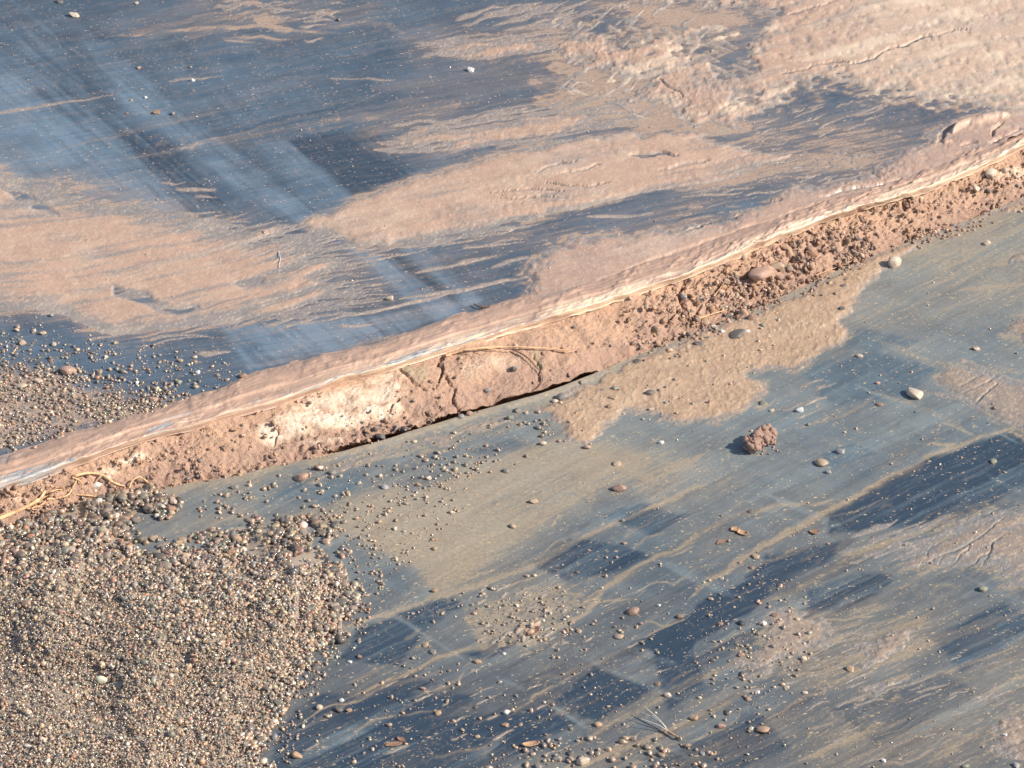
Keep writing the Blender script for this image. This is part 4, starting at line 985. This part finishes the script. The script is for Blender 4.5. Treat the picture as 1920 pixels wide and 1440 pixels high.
for row in [
 (1675,492,30,28,'cream','largest pale rounded pebble, alone on the lower sheet beside the silt at upper right',G_LO), (1850,455,20,13,'cream','small cream pebble near the right edge, upper right of the large pale rounded pebble',G_LO),
 (1380,629,34,13,'dark','long flat dark grey pebble lying on the rippled tan silt',G_LO), (1312,644,24,14,'dark','oval dark grey pebble on tan silt, left of the long flat one',G_LO),
 (1107,693,18,16,'white','white pebble on the soil right at the lower sheet edge, near the centre',G_SO), (1195,677,22,12,'dark','flat dark pebble on the edge of the lower sheet, right of the white one',G_LO),
 (963,691,18,17,'dark','round dark grey pebble alone on the bare soil inside the root loop',G_SO), (915,731,16,16,'grey','rough grey pebble on soil, below and left of the round dark one',G_SO),
 (806,773,16,14,'brown','brown pebble on the soil between the pale sunlit patch and the row of pebbles',G_SO), (758,804,20,14,'dark','dark shiny pebble on soil above the dark gap, left part',G_SO), (713,818,24,15,'dark','dark pebble at the soil foot, farthest left above the dark gap',G_SO),
 (865,779,15,14,'silver','silvery pebble, left of the row of three at the sheet edge',G_SO), (879,775,15,13,'brown','brown pebble, middle of the row of three at the sheet edge',G_SO), (888,767,15,14,'black','black pebble, right of the row of three at the sheet edge',G_SO),
 (957,782,18,15,'green','greenish pebble on the lower sheet just below its edge, near the centre',G_LO), (970,768,16,14,'grey','grey pebble just below the sheet edge, above the greenish one',G_LO), (987,773,11,9,'cream','tiny cream pebble beside the greenish and grey pair',G_LO),
 (1052,744,24,17,'grey','grey pebble with a long shadow on the silt below the sheet edge',G_LO), (1040,752,14,9,'cream','pale chip touching the grey pebble below the sheet edge',G_LO),
 (1152,729,17,13,'green','greenish pebble at the top of the cluster on silt, right of centre',G_LO), (1150,746,22,14,'tan','tan pebble in the middle of the cluster on silt, right of centre',G_LO), (1141,764,14,14,'brown','brown pebble at the bottom of the cluster on silt, right of centre',G_LO), (1130,733,14,9,'grey','small grey pebble at the left of the cluster on silt',G_LO),
 (1218,738,22,13,'dark','dark pebble with white speck on the silt, right of the tan cluster',G_LO), (1236,733,12,9,'grey','small grey pebble touching the dark speckled one on silt',G_LO), (1249,756,14,9,'silver','pale pebble below the dark speckled one on silt',G_LO), (1221,766,15,9,'tan','flat tan pebble at the lower rim of the silt',G_LO),
 (1018,830,18,13,'cream','cream angular pebble left of the silt tongue',G_LO), (1101,837,18,13,'tan','tan pebble under the silt tongue tip',G_LO), (1157,868,22,13,'tan','tan grey pebble on the dusty sheet, above the reddish one',G_LO), (1240,829,13,10,'white','small white pebble alone, right of the silt tongue',G_LO),
 (1161,913,28,19,'red','reddish brown rounded pebble with a dark shadow, middle of the lower sheet',G_LO), (1001,938,20,13,'tan','tan pebble on the dusty sheet, left of the reddish brown one',G_LO), (949,882,17,13,'grey','grey pebble with a shadow on the dusty sheet, upper left of the reddish brown one',G_LO),
 (721,912,19,11,'silver','pale silvery pebble below the sheet edge, right of the gravel',G_LO), (804,895,15,13,'cream','cream pebble in the pair upper right of the gravel',G_LO), (785,908,15,11,'tan','tan pebble in the pair upper right of the gravel',G_LO),
 (600,875,24,17,'brown','brown pebble of the pair near the soil, above the gravel drift',G_LO), (567,892,32,21,'pink','pinkish tan pebble of the pair near the soil, above the gravel drift',G_LO), (622,886,18,12,'grey','grey pebble right of the pinkish tan pair',G_LO), (440,912,18,13,'grey','grey pebble right of the gravel tip and below the soil',G_LO),
 (1500,768,19,16,'white','bright white pebble, above right of the crumbly soil clod',G_LO), (1447,768,14,10,'cream','small cream pebble left of the bright white one',G_LO), (1430,756,20,10,'green','flat greenish pebble at the tip of the silt, above the clod',G_LO),
 (1610,667,16,9,'cream','small cream pebble below the silt, right of centre',G_LO), (1831,652,18,10,'tan','tan pebble near the right edge, above the cracked mud',G_LO), (1715,736,40,23,'cream','long cream pebble left of the cracked mud patch',G_LO), (1645,718,11,8,'pink','tiny pinkish pebble, left of the long cream one',G_LO),
 (1650,757,19,11,'brown','brown crumb shaped pebble below and left of the long cream one',G_LO), (1577,846,22,16,'silver','shiny silvery pebble right of the crumbly clod',G_LO), (1540,866,28,15,'tan','tan oval pebble between the clod and the silvery pebble',G_LO), (1553,884,16,12,'silver','dark silvery pebble just under the tan oval one',G_LO), (1516,795,13,10,'green','small olive pebble above the silvery one',G_LO),
 (1863,863,18,13,'green','olive grey pebble on the dark sheet near the right edge',G_LO), (1866,765,15,9,'brown','brown pebble on the cracked mud at right',G_LO), (1578,579,17,11,'dark','dark pebble at the right end of the tan silt',G_LO), (1580,537,18,8,'dark','flat dark chip on the silt at the upper right',G_LO), (1718,771,8,6,'dark','tiny dark pebble below the long cream one',G_LO),
 (1407,958,14,9,'dark','dark pebble alone, below the crumbly clod',G_LO), (961,985,18,13,'tan','tan pebble on the dusty middle, above the dark rectangle',G_LO), (815,1027,16,11,'tan','tan pebble right of the gravel drift, in the tan dust',G_LO), (814,1107,15,11,'brown','dark brown pebble at the tip of the tan dust, right of the gravel',G_LO),
 (988,1079,13,10,'tan','tan pebble at the lower left of the dark rectangle',G_LO), (1168,975,12,9,'green','olive pebble above the dark rectangle',G_LO), (1170,1018,12,8,'brown','small brown pebble at the top right of the dark rectangle',G_LO), (1083,1072,12,8,'dark','dark pebble at the foot of the dark rectangle',G_LO),
 (798,1207,18,13,'tan','tan pebble of the pair between gravel and mud crumbs',G_LO), (813,1222,16,12,'grey','grey pebble of the pair between gravel and mud crumbs',G_LO), (674,1230,14,12,'brown','brown pebble beside the lower gravel edge',G_LO), (656,1240,12,9,'white','small white pebble beside the lower gravel edge',G_LO),
 (945,1225,10,9,'white','tiny white pebble below the mud crumbs',G_LO), (949,1335,14,13,'white','bright white round pebble low in the middle',G_LO), (1251,1302,18,14,'cream','cream pebble under the dark brown one, lower middle',G_LO), (1233,1281,17,12,'brown','dark brown pebble above the cream one, lower middle',G_LO),
 (1188,1145,26,18,'brown','brown pebble with a pale tip on the dark sheet right of the mud crumbs',G_LO), (1275,1155,18,12,'brown','brown pebble on a tide line, right of the pale tipped one',G_LO), (1235,1134,10,9,'white','tiny white pebble between the two brown ones',G_LO), (1160,1192,24,13,'tan','tan pebble below the pale tipped brown one',G_LO), (1086,1183,14,10,'tan','tan pebble on the crease below the mud crumbs',G_LO), (1072,1166,13,10,'brown','brown pebble on the crease right of the mud crumbs',G_LO),
 (1432,1168,16,13,'white','brightest cream white pebble at the left of the brown drift',G_LO), (1390,1167,18,12,'black','black pebble left of the brightest white one',G_LO), (1455,1154,18,11,'brown','brown pebble right of the brightest white one',G_LO), (1351,1168,16,12,'brown','brown pebble left of the black one',G_LO),
 (1418,1043,20,11,'tan','tan oval pebble on the pale crease, lower right',G_LO), (1388,1053,11,9,'pink','pinkish pebble on the pale crease, left of the tan oval',G_LO), (1410,1064,13,9,'brown','brown pebble under the pale crease',G_LO), (1353,1084,12,9,'cream','cream pebble on the forked end of the pale crease',G_LO), (1553,1019,9,8,'pink','tiny pinkish pebble above the dark patch, lower right',G_LO), (1463,1099,12,9,'tan','tan pebble under the dark patch, lower right',G_LO),
 (1842,1104,22,14,'green','olive pebble with a dark shadow below the drainage rills',G_LO), (1595,1254,20,13,'orange','orange tan pebble alone among the silt streaks',G_LO), (1506,1234,15,13,'cream','cream pebble on the right end of the brown drift',G_LO), (1450,1212,16,12,'grey','grey pebble in the middle of the brown drift',G_LO), (1390,1227,18,11,'red','reddish pebble at the left end of the brown drift',G_LO), (1336,1237,16,10,'dark','dark pebble left of the brown drift',G_LO), (1394,1262,22,12,'dark','dark long pebble at the lower left of the brown drift',G_LO), (1420,1297,13,11,'white','white pebble below the brown drift',G_LO), (1475,1288,14,9,'cream','cream pebble below the right part of the brown drift',G_LO),
 (1510,1297,15,10,'cream','cream pebble lowest right of the brown drift',G_LO), (1365,1334,24,12,'dark','dark oval pebble in the bottom right, left of the orange one',G_LO), (1430,1366,28,15,'orange','orange oval pebble near the bottom, right of the pink one',G_LO), (1352,1360,24,13,'pink','pink oval pebble near the bottom, left of the orange one',G_LO), (1301,1345,22,14,'orange','rounded orange brown pebble near the bottom, left of the pink one',G_LO), (1403,1309,17,10,'brown','brown pebble just under the white one, below the drift',G_LO), (1288,1398,16,14,'brown','brown pebble at the bottom, beside the grass wisp',G_LO),
 (1656,1425,13,9,'white','white pebble at the bottom edge, right part',G_LO), (1905,1434,17,14,'silver','silvery pebble in the bottom right corner',G_LO), (1811,1436,17,12,'green','olive pebble at the bottom edge, left of the corner one',G_LO), (1884,1378,12,9,'white','white pebble on brown silt near the right edge',G_LO),
 (1120,1358,17,12,'orange','orange tan pebble on the pale stripe, lower middle',G_LO), (976,1357,13,10,'tan','tan pebble in the dark patch, lower middle',G_LO), (947,1358,18,12,'orange','orange crumb shaped pebble left of the dark patch, lower middle',G_LO), (822,1335,17,13,'orange','orange pebble below the tan tide line, lower middle',G_LO), (793,1290,15,12,'red','red pebble lower left of the mud crumbs',G_LO), (894,1240,17,10,'orange','orange pebble under the mud crumbs',G_LO), (730,1358,14,12,'tan','tan pebble right of the gravel, near the bottom',G_LO), (895,1380,14,10,'tan','tan pebble near the bottom, middle',G_LO), (893,1325,10,8,'dark','dark pebble right of the orange one, lower middle',G_LO),
 (1093,1425,30,24,'cream','big cream pebble at the bottom edge, middle',G_LO), (1045,1420,20,15,'grey','grey pebble left of the big cream one at the bottom edge',G_LO), (1070,1410,18,16,'dark','dark pebble touching the big cream one at the bottom edge',G_LO), (1010,1437,20,14,'grey','grey pebble at the bottom edge, two left of the big cream one',G_LO), (1048,1385,13,11,'grey','grey pebble above the bottom row, middle',G_LO),
 (598,1326,16,14,'cream','cream pebble at the head of a muddy trail beside the gravel',G_LO), (635,1329,22,14,'dark','dark pebble right of the muddy trail beside the gravel',G_LO), (557,1415,26,13,'orange','orange tan flat pebble at the bottom edge beside the gravel',G_LO), (515,1380,18,18,'silver','silvery pebble on the gravel rim near the bottom',G_LO), (640,1312,13,11,'white','white pebble above the dark one beside the gravel',G_LO), (655,1330,16,11,'brown','brown pebble right of the dark one beside the gravel',G_LO), (592,1250,22,17,'dark','dark pebble on the lower right gravel rim',G_LO), (597,1186,22,18,'orange','orange brown pebble on the right gravel rim',G_LO), (1330,1410,16,11,'cream','cream pebble near the bottom, right of the grass wisp',G_LO), (1318,1412,13,10,'silver','silvery pebble near the bottom, right of the grass wisp',G_LO),
 (140,27,24,14,'cream','cream lump near the top left corner of the upper sheet',G_UP), (113,3,18,9,'dark','dark pebble cut by the top edge, left',G_UP), (256,5,10,8,'cream','tiny cream pebble at the top edge, left part',G_UP), (361,150,12,9,'white','white pebble on a short mud streak, upper left',G_UP), (273,182,9,8,'white','tiny white pebble alone in the blue, upper left',G_UP), (294,210,20,11,'brown','brown oval pebble of the row of three, upper left',G_UP), (324,212,12,10,'grey','grey pebble at the right of the row of three, upper left',G_UP), (238,212,8,7,'brown','tiny brown pebble at the left of the row of three, upper left',G_UP), (246,187,8,8,'tan','tiny tan pebble left of the tiny white one',G_UP), (259,126,13,8,'brown','brown crumb left of the white pebble on a streak',G_UP), (357,125,9,8,'grey','tiny grey pebble above the white pebble on a streak',G_UP),
 (883,131,18,13,'white','white angular pebble alone on the blue sheet, top middle',G_UP), (731,559,19,16,'cream','cream rounded pebble at the tip of the combed streaks',G_UP), (496,435,14,9,'pink','small pinkish pebble left of the central smear tip',G_UP), (634,37,12,9,'dark','tiny dark pebble at the top, middle left',G_UP),
 (126,695,30,18,'pink','large pinkish tan pebble at the top of the left gravel scatter',G_UP), (187,696,16,14,'tan','tan round pebble right of the large pinkish one',G_UP), (288,748,22,16,'pink','pink shiny pebble at the right of the left gravel scatter',G_UP), (64,619,13,14,'cream','cream pebble on the dark sheet at left, topmost',G_UP), (81,623,17,10,'tan','tan pebble touching the topmost cream one at left',G_UP), (41,641,17,16,'tan','tan grey pebble below the topmost cream one at left',G_UP), (456,704,22,15,'brown','brown pebble next to the fold, right end of the gravel scatter',G_UP), (371,697,14,11,'white','white pebble left of the brown one by the fold',G_UP), (338,675,14,11,'tan','tan pebble above the white one by the fold',G_UP), (366,678,13,12,'brown','brown pebble above the white one by the fold',G_UP), (408,703,13,10,'grey','grey pebble between the white and brown ones by the fold',G_UP), (40,722,26,11,'cream','long cream pebble at the far left',G_UP), (72,714,22,14,'cream','cream pebble end to end with the long one at far left',G_UP), (96,590,12,10,'silver','silvery pebble on the mud rim at left',G_UP), (95,674,16,10,'red','reddish pebble above the large pinkish one',G_UP), (335,717,13,12,'green','olive pebble in the right of the left gravel scatter',G_UP), (227,707,14,11,'dark','dark pebble in the middle of the left gravel scatter',G_UP),
 (1362,575,16,12,'cream','cream pebble on the crumbly soil, upper part',G_SO), (1320,563,20,16,'cream','pale squarish pebble with a black shadow on the crumbly soil',G_SO), (1322,602,24,13,'orange','orange pebble at the foot of the crumbly soil',G_SO), (1338,611,13,12,'cream','cream pebble beside the orange one at the soil foot',G_SO), (1354,622,15,12,'white','white pebble at the foot of the crumbly soil, lowest',G_SO), (1402,622,12,9,'white','white pebble touching the long flat dark pebble',G_LO), (1430,610,14,12,'green','olive pebble above the long flat dark pebble',G_LO), (1283,555,16,12,'silver','silvery pebble under the fold on the crumbly soil',G_SO), (1362,592,16,11,'dark','dark shiny pebble among crumbs on the soil',G_SO), (1395,571,14,11,'silver','silvery pebble among crumbs on the soil, right',G_SO), (1255,655,16,11,'cream','cream pebble at the lower sheet edge right of centre',G_LO), (1450,621,10,8,'cream','tiny cream pebble right of the olive one on silt',G_LO),
 (1422,514,46,24,'pink','largest stone half buried in the crumbly soil below the fold',G_SO), (1457,497,30,16,'tan','smaller half buried stone beside the largest one',G_SO),
 (202,895,16,14,'cream','cream pebble on the soil above the roots at left',G_SO), (183,908,20,15,'white','white stone caught in the roots at left',G_SO), (325,892,20,18,'brown','brown angular crumb pebble on the soil, right of the roots',G_SO), (352,896,14,11,'grey','grey pebble right of the brown angular one',G_SO), (268,924,16,14,'silver','silvery pebble under the small arched root',G_SO), (1830,352,22,14,'cream','cream stone in the soil under the fold near the right edge',G_SO), (1856,326,26,18,'cream','cream lump at the fold foot near the right edge',G_SO), (1884,318,22,18,'cream','cream lump farthest right at the fold foot',G_SO), (1757,364,18,11,'white','white stone at the fold foot near the right edge',G_SO), (1725,371,18,11,'cream','cream stone left of the white one at the fold foot',G_SO), (1786,360,16,12,'tan','tan stone at the fold foot, right of the white one',G_SO),
 (1330,753,9,22,'pink','upright pointed shard standing on the silt tongue',G_LO),
 ]:
    pebble(*row)
# the largest grains of the drift become pebbles of their own
inframe = (UVA[:, 0] > 0) & (UVA[:, 0] < 1920) & (UVA[:, 1] > 0) & (UVA[:, 1] < 1440)
taken = np.zeros(len(POS), bool)
order = np.argsort(-SIZ * inframe)
names = {'dark': 'dark grey', 'grey': 'mid grey', 'brown': 'brown', 'red': 'reddish brown', 'cream': 'pale cream', 'green': 'greenish grey'}
for i in order[:max(0, 300 - len(PEB))]:
    c = COL[i]; lum = c.mean(); sat = (c[0] - c[2]) / (lum + 1e-6)
    key = 'cream' if lum > .38 else 'dark' if lum < .12 else 'red' if sat > .9 else 'brown' if sat > .45 else 'green' if c[1] > c[0] else 'grey'
    uu, vv = UVA[i]
    if vv > 900 and inpoly(uu, vv, PILE):
        where, grp = ('in the loose upper fringe of the gravel drift', 'pebbles in the gravel drift') if vv < 1040 else ('at the surface of the packed gravel drift at lower left', 'pebbles in the gravel drift')
    elif vv < float(e_rid(uu)): where, grp = 'in the gravel scatter at the left of the upper sheet', G_UP
    else: where, grp = 'scattered on the lower sheet around the gravel drift', G_LO
    o = pebble(uu, vv, SIZ[i] * 2.1 / PX, SIZ[i] * 1.7 / PX, None, 'small ' + names[key] + ' pebble ' + where, grp, rgb=c, pos=POS[i])
    taken[i] = True
# two odd coloured flat chips that stand out in the drift
keepg = ~taken
gr = grains('gravel', POS[keepg], SIZ[keepg], COL[keepg], M_gravel, PROT, IF, np.random.default_rng(3), .85)
tag(gr, 'fine mixed grey and brown gravel drifted over the sheets', 'gravel', kind='stuff')
kq = ins = None
hh, insd, dd = mound(gu, gv)
q = grid_quads(*gu.shape)
co2, q2, (tn,) = masked(gco, insd, q, [np.full(gu.shape + (3,), .38, np.float32) * np.array([1.0, .80, .60], np.float32)])
bed = mesh_obj('gravel_bed', co2, q2, M_gravel, {'tint': tn})
# join the packed sand into the gravel object
me1, me2 = gr.data, bed.data
bm = bmesh.new(); bm.from_mesh(me1); bm.from_mesh(me2); bm.to_mesh(me1); bm.free()
bpy.data.objects.remove(bed)

# ------------------------------------------------------------------ clod of soil on the lower sheet
def clod(u, v, wpx, seed, label):
    s = scale_at(u, v); r = np.random.default_rng(seed)
    vv, ff = ico(6)
    # two fused lumps broken into angular crumbs
    co = vv * np.array([.35, .66, .28]); co[:, 0] += .10 * np.sin(co[:, 1] * 5); co *= (1 - .22 * np.exp(-((co[:, 1] - .02) / .12) ** 2))[:, None]
    cen = r.normal(size=(170, 3)); cen = cen / np.linalg.norm(cen, axis=1)[:, None]
    dd = vv @ cen.T; dd.sort(axis=1)
    cell = np.clip((dd[:, -1] - dd[:, -2]) / .03, 0, 1)
    lev = np.array([r.uniform(-.07, .10) for _ in range(170)])[np.argmax(vv @ cen.T, axis=1)]
    d = lev * ss(0, 1, cell) - .06 * (1 - cell) + .12 * (fbm(vv[:, 0] * 5 + vv[:, 2] * 3, vv[:, 1] * 5 - vv[:, 2] * 4, 4, 4) - .5)
    co = co * (1 + d)[:, None] * np.array([1, 1, 1.05])
    # small crumbs all over the lump, part of the same mesh
    cv, cf = lumpy(IV, 1, .5), IF
    allv, allf, nb = [co], [ff], len(co)
    for q in r.integers(0, len(co), 170):
        sz_ = r.uniform(.03, .05) + .12 * r.random() ** 3
        allv.append(lumpy(IV, int(q) % 40, .5) * sz_ + co[q] * r.uniform(.95, 1.06)); allf.append(cf + nb); nb += len(cv)
    co = np.concatenate(allv); ff = np.concatenate(allf)
    co[:, 2] = np.maximum(co[:, 2], -.28)
    a = -.55; R = np.array([[math.cos(a), -math.sin(a), 0], [math.sin(a), math.cos(a), 0], [0, 0, 1]]).T
    co = co @ R * wpx * s * .88
    co += ground_pt(u, v + 12) + np.array([0, 0, .26 * wpx * s * .88])
    o = mesh_obj('soil_clod', co, ff, M_clod); tag(o, label, 'soil clod')
    # move the origin to its base
    p = ground_pt(u, v + 12); o.data.transform(mathutils.Matrix.Translation(-mathutils.Vector(p))); o.location = p
    return o
clod(1424, 824, 64, 8, 'crumbly reddish soil clod lying alone on the lower sheet')

# ------------------------------------------------------------------ roots, twigs, grass, leaves, fibre
def tube(name, pts, r0, r1, mat, lift=.003, parent=None, nseg=6, noise_amt=.22, seed=1, lifts=None):
    """tapering tube laid over the surface through traced points"""
    p2 = smooth_line(pts, 8); r = np.random.default_rng(seed)
    base = np.array([ground_pt(a, b) for a, b in p2]).reshape(-1, 3)
    k = np.ones(7) / 7
    if len(base) > 9:
        zs = np.convolve(np.pad(base[:, 2], 3, 'edge'), k, 'valid'); base = np.array([P(a, b, z) for (a, b), z in zip(p2, zs)]).reshape(-1, 3)
    n = len(base)
    lf = np.full(n, lift) if lifts is None else np.interp(np.linspace(0, 1, n), np.linspace(0, 1, len(lifts)), lifts)
    base[:, 2] += lf
    tan = np.gradient(base, axis=0); tan /= np.linalg.norm(tan, axis=1)[:, None]
    side = np.cross(tan, [0, 0, 1.0]); side /= np.linalg.norm(side, axis=1)[:, None]
    upv = np.cross(side, tan)
    ang = np.linspace(0, 2 * math.pi, nseg, endpoint=False)
    rad = np.linspace(r0, r1, n) * PX * (1 + noise_amt * r.normal(size=n))
    co = base[:, None] + rad[:, None, None] * (np.cos(ang)[None, :, None] * side[:, None] + np.sin(ang)[None, :, None] * upv[:, None])
    i = np.arange(n * nseg).reshape(n, nseg); j = np.roll(i, -1, 1)
    q = np.stack([i[:-1], j[:-1], j[1:], i[1:]], -1).reshape(-1, 4)
    return mesh_obj(name, co, q, mat, parent=parent)
def thing(name, u, v, label, cat):
    o = bpy.data.objects.new(name, None); o.empty_display_size = .01
    C.objects.link(o); tag(o, label, cat); return o
rt = thing('root', 100, 920, 'pale branching root lying on the soil at the left edge', 'root')
tube('main_root', [(-60,1010),(0,982),(40,965),(75,945),(90,922),(110,908),(140,902),(165,897),(190,900),(215,915),(235,922)], 4.0, 1.8, M_root, .006, rt, 8)
tube('root_branch', [(88,944),(110,942),(128,936),(136,924),(146,905)], 2.4, 1.2, M_root, .005, rt, 6, seed=3)
tube('root_branch', [(95,930),(112,926),(132,930)], 1.5, .8, M_root, .005, rt, 6, seed=4)
tube('root_branch', [(146,936),(165,937),(185,940)], 1.6, .9, M_root, .005, rt, 6, seed=5)
tube('root_branch', [(136,903),(152,911),(156,925)], 1.3, .7, M_root, .005, rt, 6, seed=6)
tube('root_branch', [(190,899),(180,912),(172,918)], 1.2, .7, M_root, .005, rt, 6, seed=7)
tube('root_branch', [(60,960),(80,952),(86,945)], 1.4, .9, M_root, .004, rt, 6, seed=8)
tube('root_branch', [(205,908),(225,918),(252,926)], 1.3, .6, M_root, .004, rt, 6, seed=9)
rr_ = np.random.default_rng(91)
for k in range(16):
    a0 = [(20,972),(50,960),(75,945),(100,915),(125,904),(160,899),(200,906),(225,918)][k % 8]; L_ = rr_.uniform(10, 34); an = rr_.uniform(-.7, 1.0)
    tube('rootlet', [a0, (a0[0] + L_ * .5 * math.cos(an) + rr_.uniform(-3, 3), a0[1] + L_ * .3 * math.sin(an) + rr_.uniform(-3, 3)), (a0[0] + L_ * math.cos(an), a0[1] + L_ * .6 * math.sin(an))], rr_.uniform(.7, 1.2), .35, M_root, .004, rt, 5, seed=60 + k)
ra = thing('root', 260, 920, 'short arched root above the gravel, right of the branching root', 'root')
tube('main_root', [(240,924),(246,917),(256,911),(268,910),(278,914),(286,922)], 1.9, 1.2, M_root, .004, ra, 8, lifts=[.001, .008, .010, .006, .001])
rc_ = thing('root', 900, 660, 'thin pale root running along the top of the soil bank near the centre', 'root')
tube('main_root', [(836,672),(868,662),(905,657),(945,655),(990,656),(1030,658),(1066,662)], 2.2, 1.1, M_root, .003, rc_, 8)
tube('root_branch', [(868,662),(884,664),(900,670)], 1.0, .5, M_twig, .003, rc_, 6, seed=11)
tube('root_branch', [(1040,659),(1062,664),(1080,662)], .9, .5, M_root, .003, rc_, 6, seed=12)
tube('root_branch', [(905,657),(935,660),(958,663)], .9, .5, M_root, .003, rc_, 6, seed=13)
rl = thing('root', 1015, 690, 'thin dark root curving down the soil from the pale root', 'root')
tube('main_root', [(962,660),(985,672),(1003,690),(1016,706),(1016,722),(1004,735)], 1.4, .8, M_twig, .003, rl, 6)
for k, (pts, r_, mt, lab) in enumerate([
    ([(1300,605),(1340,592),(1372,582)], 1.5, M_root, 'pale straight rootlet lying on the crumbly soil'), ([(1338,560),(1350,545),(1362,528)], 1.0, M_root, 'thin pale rootlet slanting up the crumbly soil'),
    ([(1292,546),(1310,536),(1322,522)], 1.2, M_twig, 'thin dark rootlet under the fold on the crumbly soil'), ([(825,672),(832,690),(822,715),(818,735)], 1.1, M_twig, 'dark rootlet in the crack of the soil bank'), ([(1530,520),(1570,505),(1600,492)], 1.0, M_root, 'pale straw along the top of the tan silt')]):
    o = tube('rootlet', pts, r_, r_ * .6, mt, .003, None, 6, seed=20 + k); tag(o, lab, 'rootlet')
o = tube('twig', [(888,574),(900,580),(916,579)], 1.1, 2.2, M_twig, .003, None, 6, seed=31); tag(o, 'short dark twig lying on the upper sheet beside the fold', 'twig')
o = tube('fibre', [(522,474),(526,488),(523,500),(524,506)], .8, .6, M_hair, .002, None, 5, seed=33, noise_amt=.05); tag(o, 'short white fibre stuck on the upper sheet among the combed streaks', 'fibre')
gs = thing('grass_wisp', 1265, 1385, 'wisp of dry grass with splayed pale blades on the lower sheet, bottom middle', 'grass wisp')
for k, (tip, mid) in enumerate([((1204,1352), (1238,1366)), ((1212,1346), (1240,1364)), ((1202,1365), (1236,1371)), ((1222,1358), (1242,1368)), ((1208,1342), (1238,1362))]):
    tube('blade', [tip, mid, (1254,1378)], .5, 1.2, M_grass, .004, gs, 5, seed=40 + k, lifts=[.010, .006, .002])
tube('stalk', [(1246,1372),(1258,1380),(1272,1388)], 2.6, 1.6, M_tanleaf, .003, gs, 6, seed=46)

def leaf(u, v, ln, wd, ang, mat, label, curl=.25, seed=0):
    s = scale_at(u, v); r = np.random.default_rng(seed)
    nx, ny = 14, 7
    x = np.linspace(-1, 1, nx); y = np.linspace(-1, 1, ny)
    XX, YY = np.meshgrid(x, y, indexing='ij')
    prof = np.sqrt(np.clip(1 - np.abs(XX) ** 1.8, 0, 1)) * (1 + .10 * r.normal(size=(nx, 1)))
    ln, wd = ln * .72, wd * .62
    px = XX * ln / 2; py = YY * wd / 2 * prof * 1.8
    pz = curl * wd * (YY ** 2) * prof + .12 * ln * XX ** 2 * r.uniform(-.2, 1) + r.normal(size=XX.shape) * .02 * wd + 2
    ln, wd = ln * .62, wd * .5
    px = px * (1 + .12 * r.normal(size=(1, ny))); py = py + .18 * wd * np.sin(XX * r.uniform(1.5, 3) + r.uniform(0, 6))
    c, sn = math.cos(ang), math.sin(ang)
    co = np.stack([px * c - py * sn, px * sn + py * c, pz], -1) * s
    p = ground_pt(u, v)
    q = grid_quads(nx, ny)
    o = mesh_obj('leaf_fragment', co, q, mat); o.location = p
    md = o.modifiers.new('thick', 'SOLIDIFY'); md.thickness = .0006
    tag(o, label, 'leaf fragment'); return o
leaf(738, 1397, 44, 10, .25, M_leaf, 'long reddish leaf fragment near the bottom, right of the gravel', seed=1)
leaf(752, 1388, 26, 9, -.7, M_leaf, 'short reddish leaf scrap lying across the long reddish fragment', seed=2)
leaf(1000, 1186, 44, 16, .9, M_leaf, 'dark brown curled leaf among the mud crumbs', seed=3)
leaf(1392, 1001, 30, 12, -.35, M_tanleaf, 'tan curled leaf fragment on the lower sheet, right of centre', seed=4)
leaf(1378, 994, 22, 12, .5, M_tanleaf, 'small tan leaf scrap touching the tan curled fragment', seed=5)
leaf(1352, 1017, 30, 8, .6, M_leaf, 'narrow reddish leaf scrap left of the tan curled fragment', seed=6)
leaf(1527, 999, 24, 13, -.1, M_leaf, 'brown leaf fragment at the left end of the large dark patch', seed=7)
leaf(440, 806, 20, 10, .4, M_tanleaf, 'pale tan leaf scrap on the soil under the fold, left part', seed=11)
leaf(995, 1397, 44, 12, .2, M_tanleaf, 'brownish flat leaf near the bottom, middle', seed=13)
leaf(415, 1248, 28, 16, -.5, M_leaf, 'reddish flat flake on the gravel drift', seed=14).location.z += .010
